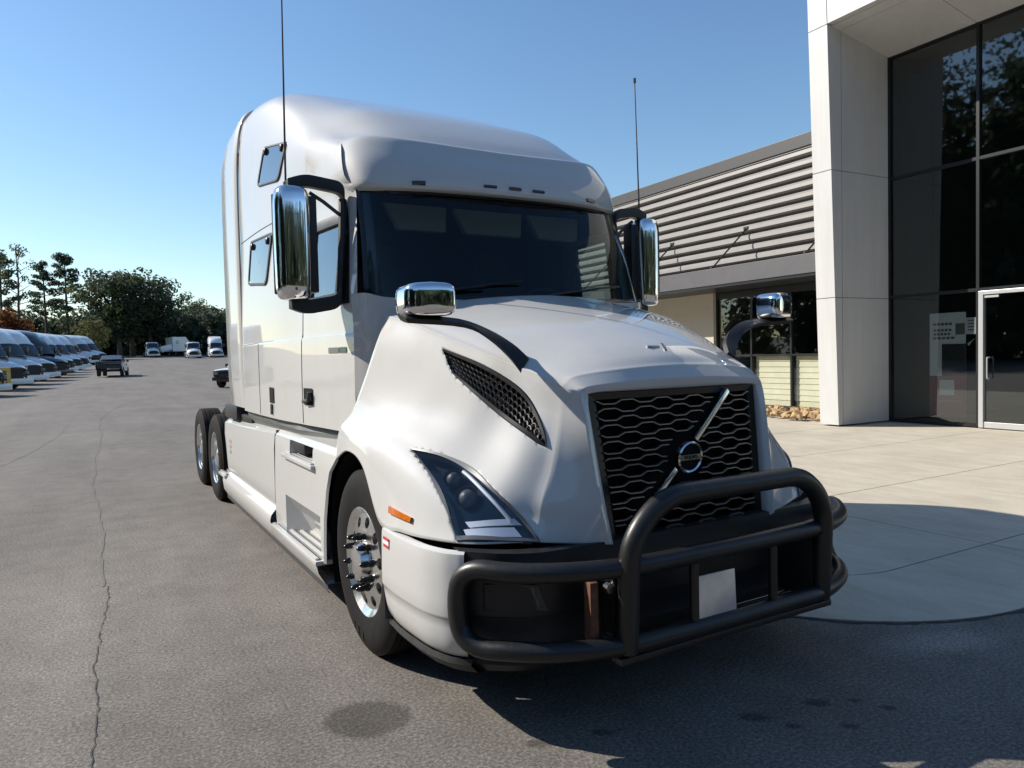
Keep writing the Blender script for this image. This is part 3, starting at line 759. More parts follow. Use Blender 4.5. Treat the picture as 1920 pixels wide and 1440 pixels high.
# ---- door furniture on each side
def side_bits(mir):
    # door glass and its black surround
    rows = [[Vector(SG[i][j])+Vector((.012, 0, 0)) for j in range(j0, j1+1)] for i in range(i0, i1+1)]
    MB().grid(rows).build('door_window', 'side_glass', TR, mirror=mir, smooth=60)
    lp = [SG[i0][j] for j in range(j0, j1+1)] + [SG[i][j1] for i in range(i0+1, i1+1)] + [SG[i1][j] for j in range(j1-1, j0-1, -1)] + [SG[i][j0] for i in range(i1-1, i0, -1)]
    c = sum((Vector(p) for p in lp), Vector())/len(lp); rr = []
    for p in lp:
        p = Vector(p); dv = (c-p); iy = math.copysign(min(.03, abs(dv.y)), dv.y); iz = math.copysign(min(.03, abs(dv.z)), dv.z)
        iy = iy if abs(abs(dv.y)-.265) < .03 else 0; iz = iz if abs(abs(dv.z)-.25) < .03 else 0
        rr.append([ssnap(p+Vector((0, -iy*1.3, -iz*1.3)), .002), ssnap(p+Vector((0, -iy*.3, -iz*.3)), .012), ssnap(p+Vector((0, iy, iz)), .01), ssnap(p+Vector((0, iy, iz)), -.02)])
    MB().grid(rr, close_u=True).build('window_seal', 'black_plastic', TR, mirror=mir)
    # black sail panel ahead of the door glass
    rr = []
    for k in range(9):
        z = 1.95+.62*k/8; ya = .40+.14*k/8
        rr.append([ssnap((-1.05, ya+.03, z), .006), ssnap((-1.05, .60, z), .008), ssnap((-1.07, .66, z), .006)])
    MB().grid(rr).build('sail_panel', 'black_plastic', TR, mirror=mir)
    # seams
    def seam(pts, r=.0045, f=ssnap, mat='dark_trim', n=6):
        b = MB(); b.tube([f(p, -.001) for p in cr(pts, n)], r, 5, caps=False); b.build('panel_seam', mat, TR, mirror=mir)
    seam([(-1.2, 1.24, 1.18), (-1.2, 1.24, 1.5), (-1.2, 1.235, 1.8), (-1.2, 1.23, 2.2), (-1.15, 1.22, 2.6)])
    seam([(-1.22, 2.42, 1.18), (-1.22, 2.42, 1.5), (-1.22, 2.42, 1.76)])
    seam([(-1.23, 3.1, 1.76), (-1.22, 2.42, 1.765), (-1.2, 1.9, 1.765)], .0035)
    seam([(-1.22, 3.1, 2.68), (-1.2, 2.5, 2.68), (-1.2, 1.8, 2.68), (-1.15, 1.3, 2.68)], .005)
    # sleeper windows, proud frames with dark reflective glass
    def swin(pts, nm):
        rim = fillet(pts+[pts[0], pts[1]], .07, 5)[1:-1]
        rim = rim[:-1]
        c = sum((Vector(p) for p in rim), Vector())/len(rim)
        rows = [[ssnap(c.lerp(p, t), .006) for p in rim] for t in (.02, .35, .7, .94)]
        g = MB().grid(rows, close_v=True).build(nm, 'sleeper_glass', TR, mirror=mir, smooth=60)
        rr = [[ssnap(c.lerp(p, 1.06), .0), ssnap(c.lerp(p, 1.03), .012), ssnap(c.lerp(p, .95), .012), ssnap(c.lerp(p, .93), .003)] for p in rim]
        MB().grid(rr, close_u=True).build('window_frame', 'dark_trim', g, mirror=mir)
        for p in (pts[0], pts[1]):
            q = ssnap(c.lerp(Vector(p), .74), .012); b = MB(); b.lathe([(.028, -.012), (.028, .008), (.02, .014), (.001, .014)], seg=14)
            b.v = [tuple(q+Vector((-v[0], v[1], v[2]))) for v in b.v]; b.build('hinge_cap', 'black_plastic', g, mirror=mir)
    swin([(-1.2, 2.64, 2.63), (-1.2, 1.95, 2.60), (-1.2, 2.10, 2.22), (-1.2, 2.76, 2.28)], 'sleeper_window')
    swin([(-1.16, 2.17, 3.31), (-1.14, 1.60, 3.21), (-1.16, 1.78, 2.97), (-1.18, 2.36, 3.04)], 'upper_window')
    # door handle pocket, sleeper hatch latch, badge
    b = MB(); b.bbox((-1.18, 1.04, 1.315), (-1.155, 1.20, 1.425))
    rr = []
    q = [(1.03, 1.425), (1.20, 1.425), (1.20, 1.31), (1.03, 1.31)]
    h = MB(); h.grid([[ssnap((-1.2, y, z), .006) for y in (1.03, 1.12, 1.20)] for z in (1.31, 1.37, 1.425)]); ho = h.build('door_handle', 'void_black', TR, mirror=mir)
    h = MB(); h.tube([ssnap((-1.2, 1.05, 1.40), .02), ssnap((-1.2, 1.06, 1.345), .024), ssnap((-1.2, 1.16, 1.335), .024)], .014, 6); h.build('handle_grip', 'dark_trim', ho, mirror=mir)
    h = MB(); h.grid([[ssnap((-1.22, y, z), .006) for y in (1.93, 2.0, 2.06)] for z in (1.29, 1.35, 1.41)]); lo = h.build('hatch_latch', 'void_black', TR, mirror=mir)
    h = MB(); h.tube([ssnap((-1.22, 1.99, 1.28), .008), ssnap((-1.22, 2.0, 1.2), .006)], .012, 6); h.build('latch_strap', 'badge_grey', lo, mirror=mir)
    for ya, yb, mt in ((.45, .56, 'badge_green'), (.57, .74, 'badge_grey')):
        h = MB(); h.grid([[ssnap((-1.1, y, z), .004) for y in (ya, (ya+yb)/2, yb)] for z in (1.655, 1.672, 1.69)]); h.build('door_badge', mt, TR, mirror=mir)
    # sill strip under the cab
    MB().grid([[(-1.04, .62, 1.165), (-1.16, 1.4, 1.165), (-1.2, 2.2, 1.165), (-1.21, 3.1, 1.165)], [(-1.06, .60, 1.13), (-1.17, 1.4, 1.12), (-1.2, 2.2, 1.12), (-1.2, 3.1, 1.12)], [(-1.02, .60, 1.06), (-1.12, 1.4, 1.05), (-1.14, 2.2, 1.05), (-1.14, 3.1, 1.05)]]).build('sill_strip', 'grey_deck', TR, mirror=mir)
    MB().grid([[(-1.085, .34, 1.172), (-1.14, .9, 1.172), (-1.175, 1.28, 1.172), (-1.21, 1.75, 1.172), (-1.23, 3.12, 1.172)], [(-.8, .34, 1.172), (-.8, .9, 1.172), (-.8, 1.28, 1.172), (-.8, 1.75, 1.172), (-.8, 3.12, 1.172)]]).build('floor_pan', 'dark_trim', TR, mirror=mir)
both(side_bits)

# ---- rear side extenders, one band over the roof
def ext_row(y, k=0.0, topcut=0.0):
    return [(-1.225+k, y, 1.19), (-1.24+k, y, 1.5), (-1.243+k, y, 2.1), (-1.243+k, y, 2.7), (-1.24+k, y, 3.2), (-1.225+k, y-.0*topcut, 3.55-topcut*.1), (-1.17+k, y-topcut, 3.80-topcut*.15), (-1.05+k, y-topcut*1.6, 3.91-topcut*.15), (-.8+k, y-topcut*1.8, 3.93), (0, y-topcut*1.8, 3.93)]
rows = [ext_row(3.13, .03), ext_row(3.15, .0), ext_row(3.45, .0, .03), ext_row(3.70, .0, .08), ext_row(3.72, .03, .085)]
eg = crgrid(rows, 2, 4); egf = [list(r)+[(-p[0], p[1], p[2]) for p in reversed(r[:-1])] for r in eg]
MB().grid(egf).build('cab_extender', 'truck_white', TR, smooth=45)
rows = [ext_row(3.722, .006, .085), ext_row(3.88, .0, .13), ext_row(3.885, .03, .13), ext_row(3.74, .04, .085)]
eg = crgrid(rows, 1, 4); egf = [list(r)+[(-p[0], p[1], p[2]) for p in reversed(r[:-1])] for r in eg]
MB().grid(egf).build('extender_edge', 'grey_deck', TR, smooth=45)
b = MB(); gl = [[(-1.20, 3.11, z) for z in (1.19, 2.2, 3.2, 3.5)], [(-1.20, 3.16, z) for z in (1.19, 2.2, 3.2, 3.5)]]
b.grid(gl); b.grid([[(-p[0], p[1], p[2]) for p in r] for r in gl]); b.build('extender_gap', 'dark_trim', TR)
# ---- side skirts and steps
def skirts(mir):
    def arch(z): 
        return .35 if z > 1.02 else .35+.29*(1-((z-.24)/.78)**2)**.5 if z > .24 else .645
    # front panel with two step pockets
    zs = [1.10, 1.075, 1.04, 1.02, .93, .80, .62, .48, .345, .33]
    xo = {1.10: -1.05, 1.075: -1.16, 1.04: -1.195, 1.02: -1.2, .93: -1.205, .80: -1.21, .62: -1.215, .48: -1.215, .345: -1.215, .33: -1.215}
    ycut = [0, .1, .28, .92, 1.2, 1.55, 1.68, 1.86, 2.03]
    rows = []
    for z in zs:
        a = max(arch(z), .36); ys = [a, a+.05, max(.74, a+.1), .92, 1.2, 1.55, 1.68, 1.86, 2.03]
        rows.append([(xo[z] + (.012 if i == 0 else 0), y if i else y+.03, z) for i, y in enumerate(ys)])
    b = MB(); nc = len(rows[0]); b.add([p for r in rows for p in r], [])
    for i in range(len(rows)-1):
        for j in range(nc-1):
            ztop, zbot = zs[i], zs[i+1]
            if 3 <= j <= 4 and zs[i] <= 1.041 and zs[i+1] >= .929: continue      # upper pocket
            if 2 <= j <= 5 and zs[i] <= .621 and zs[i+1] >= .344: continue        # lower pocket
            b.f.append((i*nc+j, i*nc+j+1, (i+1)*nc+j+1, (i+1)*nc+j))
    fp = b.build('side_skirt', 'truck_white', TR, mirror=mir, smooth=30)
    # pockets
    b = MB()
    b.add([(-1.197, .92, 1.04), (-1.197, 1.55, 1.04), (-1.05, 1.50, 1.05), (-1.05, .97, 1.05), (-1.205, .92, .93), (-1.205, 1.55, .93), (-1.05, 1.50, .93), (-1.05, .97, .93)],
          [(3, 2, 6, 7), (0, 3, 7, 4), (1, 5, 6, 2), (0, 1, 2, 3), (4, 7, 6, 5)])
    pk = b.build('step_pocket', 'truck_white', TR, mirror=mir, smooth=0)
    b = MB(); b.bbox((-1.19, 1.18, .965), (-1.06, 1.5, 1.035)); b.build('pocket_grip', 'black_plastic', pk, mirror=mir, bevel=.012)
    b = MB()
    b.add([(-1.215, .74, .62), (-1.215, 1.68, .62), (-1.13, 1.58, .50), (-1.13, .84, .50), (-1.215, .74, .345), (-1.215, 1.68, .345), (-1.06, 1.5, .345), (-1.06, .90, .345)],
          [(3, 2, 6, 7), (0, 3, 7, 4), (1, 5, 6, 2), (0, 1, 2, 3), (4, 7, 6, 5)])
    b.build('lower_pocket', 'truck_white', TR, mirror=mir, smooth=0)
    # treads
    for (y0, y1, xa, xb, z, nrib) in ((.86, 1.70, -1.08, -1.235, .93, 4), (.70, 2.02, -1.02, -1.265, .345, 4)):
        t = MB(); t.bbox((xb, y0, z-.03), (xa, y1, z)); tr_ = t.build('step_tread', 'truck_white', TR, mirror=mir, bevel=.008)
        for k in range(nrib):
            xx = xb+.02+(xa-xb-.04)*k/(nrib-1)*.85
            q = MB(); q.bbox((xx-.011, y0+.03, z-.001), (xx+.011, y1-.05, z+.013)); q.build('tread_rib', 'truck_white_clean', tr_, mirror=mir, bevel=.004)
            q = MB(); q.bbox((xx+.012, y0+.03, z-.001), (xx+.03, y1-.05, z+.0015)); q.build('tread_groove', 'dark_trim', tr_, mirror=mir)
    # front lower side of the step
    rows = [[(-1.262, .70, .33), (-1.265, 1.3, .33), (-1.262, 2.03, .33)], [(-1.25, .69, .27), (-1.252, 1.3, .27), (-1.25, 2.03, .27)], [(-1.215, .66, .205), (-1.215, 1.3, .205), (-1.215, 2.03, .205)], [(-1.1, .66, .2), (-1.1, 1.3, .2), (-1.1, 2.03, .2)]]
    MB().grid(rows).build('step_riser', 'truck_white', TR, mirror=mir)
    # rear panel
    ys = [2.045, 2.3, 3.2, 4.2, 4.5, 4.68]
    prof = [(-1.05, 1.10), (-1.16, 1.075), (-1.2, 1.04), (-1.21, .93), (-1.215, .60), (-1.215, .50), (-1.20, .46), (-1.25, .40), (-1.26, .36), (-1.25, .27), (-1.215, .205), (-1.1, .2)]
    rows = []
    for x, z in prof:
        row = []
        for i, y in enumerate(ys):
            yy = y
            if i >= 4:
                yy = y - (max(0, (1.0-z))**1.0)*.42 if z > .45 else y-.22 + (.12 if z < .42 else 0)
            zz = z - (.08*(y-2.0)/2.7 if z > .9 else 0)
            row.append((x + (.03 if i == 5 else 0), yy, zz))
        rows.append(row)
    MB().grid(crgrid(rows, 1, 3)).build('rear_skirt', 'truck_white', TR, mirror=mir, smooth=32)
    b = MB(); b.bbox((-1.19, 2.027, .21), (-1.10, 2.048, 1.07)); b.build('skirt_gap', 'dark_trim', TR, mirror=mir)
    # rear step ribs
    t = MB(); t.bbox((-1.27, 4.22, .40), (-1.05, 4.62, .43)); tr_ = t.build('step_tread', 'truck_white', TR, mirror=mir, bevel=.006)
    for k in range(3):
        q = MB(); q.bbox((-1.255+.07*k, 4.24, .43), (-1.225+.07*k, 4.60, .447)); q.build('tread_rib', 'truck_white_clean', tr_, mirror=mir, bevel=.004)
        q = MB(); q.bbox((-1.224+.07*k, 4.24, .43), (-1.19+.07*k, 4.60, .4325)); q.build('tread_groove', 'dark_trim', tr_, mirror=mir)
    # black rubber lower edge
    rows = [[(-1.205, y, .207) for y in (.66, 2.0, 4.5)], [(-1.20, y, .15) for y in (.66, 2.0, 4.5)], [(-1.185, y, .145) for y in (.66, 2.0, 4.5)]]
    MB().grid(rows).build('rubber_edge', 'dark_trim', TR, mirror=mir)
    # deck plate / bracket behind the cab
    b = MB(); b.bbox((-1.16, 3.2, 1.02), (-.6, 4.35, 1.10)); b.bbox((-1.2, 3.75, 1.03), (-.9, 4.45, 1.17)); b.build('deck_bracket', 'black_plastic', TR, mirror=mir, bevel=.015)
    # small red sticker marks on the rear skirt
    for k in range(3):
        b = MB(); y0 = 4.07; z0 = .82-.055*k
        b.add([(-1.2205, y0, z0), (-1.2205, y0+.035, z0), (-1.221, y0+.035, z0-.035), (-1.221, y0, z0-.035)], [(0, 1, 2, 3)]); b.build('sticker', 'red_tape' if k == 1 else 'badge_grey', TR, smooth=0, mirror=mir)
    # arch liner
    rows = []
    for k in range(13):
        a = R_(-25+215*k/12); y, z = .60*math.cos(a), .5+.615*math.sin(a)
        rows.append([(-1.19, y, z), (-.75, y, z)])
    MB().grid(rows).build('arch_liner', 'void_black', TR, mirror=mir)
both(skirts)

# ---- wheels
def tyre_profile(w):
    h = w/2
    p = [(.292, -h*.80), (.30, -h*.93), (.34, -h*1.0), (.40, -h*1.04), (.445, -h*1.0), (.478, -h*.90), (.494, -h*.80)]
    tread = []
    xs = [-.78, -.52, -.50, -.44, -.42, -.17, -.15, -.09, -.07, .07, .09, .15, .17, .42, .44, .50, .52, .78]
    zs = [.503, .506, .494, .494, .507, .508, .495, .495, .508, .508, .495, .495, .508, .507, .494, .494, .506, .503]
    tread = [(z, x*h) for x, z in zip(xs, zs)]
    q = [(r, -x) for r, x in reversed(p)]
    return p+tread+q
def rim_disc(prof_in, prof_out, x_in, x_out, nh, hr):
    """annulus with nh round hand holes, between two radii"""
    b = MB(); seg = 2*math.pi/nh; m_ = 16
    rc = (prof_in+prof_out)/2
    for s in range(nh):
        a0 = s*seg
        outer = []; inner = []
        for k in range(m_):
            side, t = divmod(k, 4); t /= 4
            if side == 0: a, r = a0+seg*t, prof_in
            elif side == 1: a, r = a0+seg, prof_in+(prof_out-prof_in)*t
            elif side == 2: a, r = a0+seg*(1-t), prof_out
            else: a, r = a0, prof_out-(prof_out-prof_in)*t
            f = (r-prof_in)/(prof_out-prof_in); outer.append((x_in+(x_out-x_in)*f, r*math.cos(a), r*math.sin(a)))
        ca = a0+seg/2
        for k in range(m_):
            p = Vector(outer[k]); an = ca
            c = Vector(((x_in+x_out)/2, rc*math.cos(ca), rc*math.sin(ca)))
            d_ = (p-c); d_.x = 0; d_.normalize()
            q = c+d_*hr; r = math.hypot(q.y, q.z); f = (r-prof_in)/(prof_out-prof_in)
            inner.append((x_in+(x_out-x_in)*f, q.y, q.z))
        back = [(p[0]+.03, p[1]*.995, p[2]*.995) for p in inner]
        b.grid([outer, inner, back], close_v=True)
    return b
def make_wheel(kind):
    """wheel facing -X, hub centre at origin"""
    w = empty('wheel'); w.parent = TR
    wd = .28
    MB().lathe(tyre_profile(wd), seg=64).build('tyre', 'rubber', w, smooth=30)
    b = MB(); h = wd/2
    if kind == 'steer':
        lip = [(.285, .10), (.27, .0), (.272, -h*.70), (.290, -h*.78), (.302, -h*.86), (.304, -h*.90), (.298, -h*.93), (.285, -h*.86), (.262, -h*.74)]
        b.lathe(lip, seg=56)
        dk = rim_disc(.182, .262, -h*.86, -h*.74, 10, .031); b.add(dk.v, dk.f)
        b.lathe([(.182, -h*.86), (.165, -h*.90), (.112, -h*.90), (.108, -h*1.05), (.095, -h*1.22), (.06, -h*1.30), (.001, -h*1.32)], seg=40)
        lug_x = -h*.90; out = -1
    else:
        lip = [(.285, .10), (.27, .0), (.272, -h*.70), (.290, -h*.78), (.302, -h*.86), (.304, -h*.90), (.298, -h*.93), (.285, -h*.86), (.268, -h*.3), (.262, .02)]
        b.lathe(lip, seg=56)
        dk = rim_disc(.182, .262, .055, .02, 10, .026); b.add(dk.v, dk.f)
        b.lathe([(.182, .055), (.165, .05), (.12, .05), (.115, -.04), (.10, -.10), (.06, -.115), (.001, -.118)], seg=40)
        lug_x = .05
    b.build('rim', 'polished_alu', w, smooth=30)
    b = MB(); b.lathe([(.255, .04 if kind == 'steer' else .09), (.001, .04 if kind == 'steer' else .09)], seg=24); b.build('brake_drum', 'void_black', w)
    lug = None
    for k in range(10):
        a = 2*math.pi*(k+.5)/10
        if lug is None:
            q = MB(); q.lathe([(.021, .0), (.021, -.012), (.0165, -.014), (.0165, -.045), (.012, -.062), (.005, -.07), (.001, -.072)], seg=10)
            lug = q.build('lug_nut', 'black_gloss', w, smooth=30); lo_ = lug
        else:
            lo_ = lug.copy(); COL.objects.link(lo_)
        lo_.location = (lug_x, .143*math.cos(a), .143*math.sin(a))
    return w
steer = make_wheel('steer'); steer.location = (-1.055, 0, .5); steer.rotation_euler = (R_(9), 0, 0)
s2 = copy_tree(steer, TR); s2.location = (1.055, 0, .5); s2.rotation_euler = (0, 0, math.pi)
# raised tyre lettering near the bottom of the tyre
for i, ch in enumerate('PRI'):
    a = R_(-99+9.5*i)
    t = text_obj('tyre_lettering', ch, .062, (0, 0, 0), (0, 0, 0), 'black_gloss', steer, ext=.0015)
    c, s_ = math.cos(a), math.sin(a); r = .405
    # glyph up = outward
    up = Vector((0, c, s_)); out = Vector((-1, 0, 0)); rt = up.cross(out)
    t.matrix_local = Matrix(((rt.x, up.x, out.x, -.1475), (rt.y, up.y, out.y, r*c), (rt.z, up.z, out.z, r*s_), (0, 0, 0, 1)))
drive = make_wheel('drive'); drive.location = (-1.08, 5.276, .5)
for loc, rz in (((-1.08, 6.615, .5), 0), ((1.08, 5.276, .5), math.pi), ((1.08, 6.615, .5), math.pi)):
    c = copy_tree(drive, TR); c.location = loc; c.rotation_euler = (R_(13), 0, rz)
for x in (-.76, .76):
    for y in (5.276, 6.615):
        b = MB(); b.lathe(tyre_profile(.28), origin=(x, y, .5), seg=48); b.build('inner_tyre', 'rubber', TR, smooth=30)
b = MB()
for y in (0, 5.276, 6.615): b.tube([(-1.0, y, .5), (1.0, y, .5)], .075, 12)
b.build('axle', 'void_black', TR)

# ---- main mirrors
def mirror_main(mir):
    # chrome shell: stacked rounded outlines in plan
    rows = []
    for z, kx, ky, dx in ((2.655, .30, .35, .01), (2.645, .72, .75, .0), (2.60, .96, .97, 0), (2.48, 1, 1, 0), (2.30, 1, 1, 0), (2.12, .98, .98, 0), (2.03, .95, .95, .0), (1.985, .80, .80, .005), (1.975, .4, .4, .01)):
        row = []
        for k in range(20):
            a = 2*math.pi*k/20
            c_, s_ = math.cos(a), math.sin(a)
            ex = .105*kx*math.copysign(abs(c_)**.55, c_); ey = (.105 if s_ < 0 else .05)*ky*math.copysign(abs(s_)**.75, s_)
            row.append((-1.365+dx+ex, .60+ey, z))
        rows.append(row)
    b = MB().grid(crgrid(rows, 2, 1), close_v=True)
    ms = b.build('side_mirror', 'chrome', TR, mirror=mir, smooth=60)
    # black inner housing and mirror glass facing back
    b = MB(); b.box((-1.245, .62, 2.315), (.06, .10, .58)); b.box((-1.365, .655, 2.315), (.20, .02, .60)); b.build('mirror_housing', 'black_plastic', ms, mirror=mir, bevel=.02)
    b = MB(); b.box((-1.365, .668, 2.315), (.17, .004, .56)); b.build('mirror_glass', 'chrome', ms, mirror=mir)
    # arms
    b = MB()
    for z0, z1, r in ((2.62, 2.70, .035), (2.02, 1.955, .035)):
        pass
    up = [(-1.045, .60, 2.45), (-1.045, .57, 2.665), (-1.28, .60, 2.70), (-1.38, .61, 2.665)]
    o2 = MB(); rr = []
    pts = fillet(up, .06, 5)
    for p in pts:
        rr.append([p+Vector((0, -.03, .035)), p+Vector((0, -.03, -.035)), p+Vector((0, .05, -.03)), p+Vector((0, .05, .03))])
    o2.grid(rr, close_v=True); n4 = len(rr)*4; o2.f += [(3, 2, 1, 0), (n4-4, n4-3, n4-2, n4-1)]
    o2.build('mirror_arm', 'black_plastic', TR, mirror=mir, bevel=.006)
    lo = [(-1.09, .53, 2.16), (-1.10, .52, 1.965), (-1.30, .58, 1.93), (-1.38, .61, 1.965)]
    o2 = MB(); rr = []
    for p in fillet(lo, .07, 5):
        rr.append([p+Vector((0, -.03, .045)), p+Vector((0, -.03, -.04)), p+Vector((0, .06, -.035)), p+Vector((0, .06, .04))])
    o2.grid(rr, close_v=True); n4 = len(rr)*4; o2.f += [(3, 2, 1, 0), (n4-4, n4-3, n4-2, n4-1)]
    o2.build('mirror_arm', 'black_plastic', TR, mirror=mir, bevel=.006)
    # inner upright of the bracket
    o2 = MB(); o2.tube([(-1.05, .58, 2.60), (-1.065, .56, 2.4), (-1.085, .54, 2.15), (-1.10, .53, 1.99)], .026, 8); o2.build('mirror_bracket', 'black_plastic', TR, mirror=mir)
    # thin brace
    o2 = MB(); o2.tube([(-1.07, .57, 2.50), (-1.17, .59, 2.58), (-1.25, .60, 2.63)], .012, 6); o2.build('mirror_brace', 'dark_trim', TR, mirror=mir)
    # whip aerial on the upper arm
    top = (-1.36, .62, 4.35) if not mir else (-1.30, .60, 3.70)
    o2 = MB(); base = Vector((-1.375, .66, 2.66)); tp = Vector(top)
    o2.tube([base, base+(tp-base)*.02], .016, 8); o2.tube([base.lerp(tp, t) for t in (.02, .3, .6, 1)], .006, 6, rr=[.007, .006, .005, .004]); 
    if mir: o2.tube([tp, tp+(tp-base).normalized()*.035], .011, 8)
    o2.build('aerial', 'dark_trim', TR, mirror=mir)
both(mirror_main)

# ---- hood mirrors on arms
def hood_mirror(mir):
    # blade-like arm: wide foot on the hood shoulder, narrowing outwards to the mirror
    A_ = cr([(-.655, -.93, 1.600), (-.70, -.87, 1.665), (-.80, -.82, 1.735), (-.95, -.80, 1.785), (-1.25, -.80, 1.800)], 4)   # rear/upper edge
    B_ = cr([(-.700, -.945, 1.520), (-.745, -.90, 1.610), (-.84, -.87, 1.705), (-.97, -.875, 1.762), (-1.25, -.89, 1.782)], 4)   # front/lower edge
    rr = []
    for p, q in zip(A_, B_):
        nn = Vector((-.5, -.3, .6)).normalized()*.022
        rr.append([p+nn*.3, (p+q)/2+nn, q+nn*.3, q-nn, (p+q)/2-nn*1.2, p-nn])
    b = MB().grid(rr, close_v=True); n6 = len(rr)*6; b.f += [(5, 4, 3, 2, 1, 0), (n6-6, n6-5, n6-4, n6-3, n6-2, n6-1)]
    hm = b.build('hood_mirror_arm', 'black_plastic', TR, mirror=mir, smooth=40)
    rows = []
    for y, kx, kz in ((-.956, .02, .02), (-.955, .45, .45), (-.950, .78, .76), (-.935, .95, .94), (-.90, 1, 1), (-.86, .99, 1.0), (-.80, .97, .98), (-.79, .9, .9)):
        row = []
        for k in range(28):
            a = 2*math.pi*k/28; c_, s_ = math.cos(a), math.sin(a)
            x = .108*kx*math.copysign(abs(c_)**.38, c_); zz = .072*kz*math.copysign(abs(s_)**.42, s_)
            row.append((-1.135+x, y-.03*(x/.108)+.02, 1.868+zz+.010*(1-(x/.11)**2)*(1 if s_ > 0 else 0)))
        rows.append(row)
    b = MB().grid(crgrid(rows, 2, 1), close_v=True); b.build('hood_mirror_cap', 'chrome', hm, mirror=mir, smooth=60)
    b = MB(); b.box((-1.135, -.765, 1.868), (.20, .012, .13)); b.build('hood_mirror_glass', 'black_gloss', hm, mirror=mir, bevel=.02)
both(hood_mirror)

# ---- bull bar
bar = MB()
gb = empty('bull_bar'); gb.parent = TR
r = .041
up_z, lo_z = .745, .425
def half(z, dz):
    return [(0, -1.575, z), (-.35, -1.57, z), (-.62, -1.555, z), (-.87, -1.465, z), (-1.03, -1.345, z), (-1.115, -1.24, z)]
U = half(up_z, 0); L = half(lo_z, 0)
loop = U + [(-1.158, -1.175, up_z-.05), (-1.167, -1.155, (up_z+lo_z)/2), (-1.158, -1.175, lo_z+.05)] + list(reversed(L))
right = [(-x, y, z) for x, y, z in reversed(loop[1:-1])]
pts = loop[:-1] + [L[0]] + [(-x, y, z) for x, y, z in L[1:]] + [(1.158, -1.175, lo_z+.05), (1.167, -1.155, (up_z+lo_z)/2), (1.158, -1.175, up_z-.05)] + [(-x, y, z) for x, y, z in reversed(U[1:])]
crl = cr(pts+[pts[0]], 4)[:-1]
MB().tube(crl, r, 14, closed=True).build('main_tube', 'black_powder', gb, smooth=60)
hoop = fillet([(-.60, -1.56, .40), (-.60, -1.585, .86), (-.43, -1.60, 1.022), (.43, -1.60, 1.022), (.60, -1.585, .86), (.60, -1.56, .40)], .12, 8)
MB().tube(hoop, .045, 14).build('hoop_tube', 'black_powder', gb, smooth=60)
for x in (-.245, .245):
    b = MB(); b.tube([(x, -1.575, lo_z), (x, -1.575, up_z)], .021, 10); b.build('upright', 'black_powder', gb)
for x in (-.60, .60):
    b = MB(); b.box((x, -1.51, .56), (.075, .02, .42)); b.box((x+(.04 if x < 0 else -.04), -1.44, .55), (.014, .22, .30)); b.build('mounting_plate', 'black_powder', gb, bevel=.004)
    s_ = 1 if x > 0 else -1
    b = MB(); b.box((x+s_*.105, -1.46, .56), (.035, .10, .26), rz=R_(20*s_)); b.build('rusty_bracket', 'rust', gb, bevel=.006)
    b = MB(); b.tube([(x+s_*.055, -1.53, .66), (x+s_*.055, -1.50, .66)], .022, 8); b.tube([(x+s_*.055, -1.53, .46), (x+s_*.055, -1.50, .46)], .015, 8); b.build('bolt', 'polished_alu', gb)
b = MB(); b.box((-.112, -1.575, .545), (.225, .008, .20), rx=R_(-3)); b.build('blank_plate', 'plate_silver', gb, bevel=.002)
b = MB(); b.box((0, -1.56, .37), (1.3, .05, .03)); b.build('lower_rail', 'black_powder', gb, bevel=.006)
# ------------------------------------------------------------------ setting: ground, apron, building
def tz(y):
    if y < 36: return 0.0
    if y < 48: return .0205*(y-42)**1.0*0.5*((y-36)/12) if y > 42 else 0.0
    if y < 95: return .0205*(y-42)
    return 1.0865+.03*(y-95)

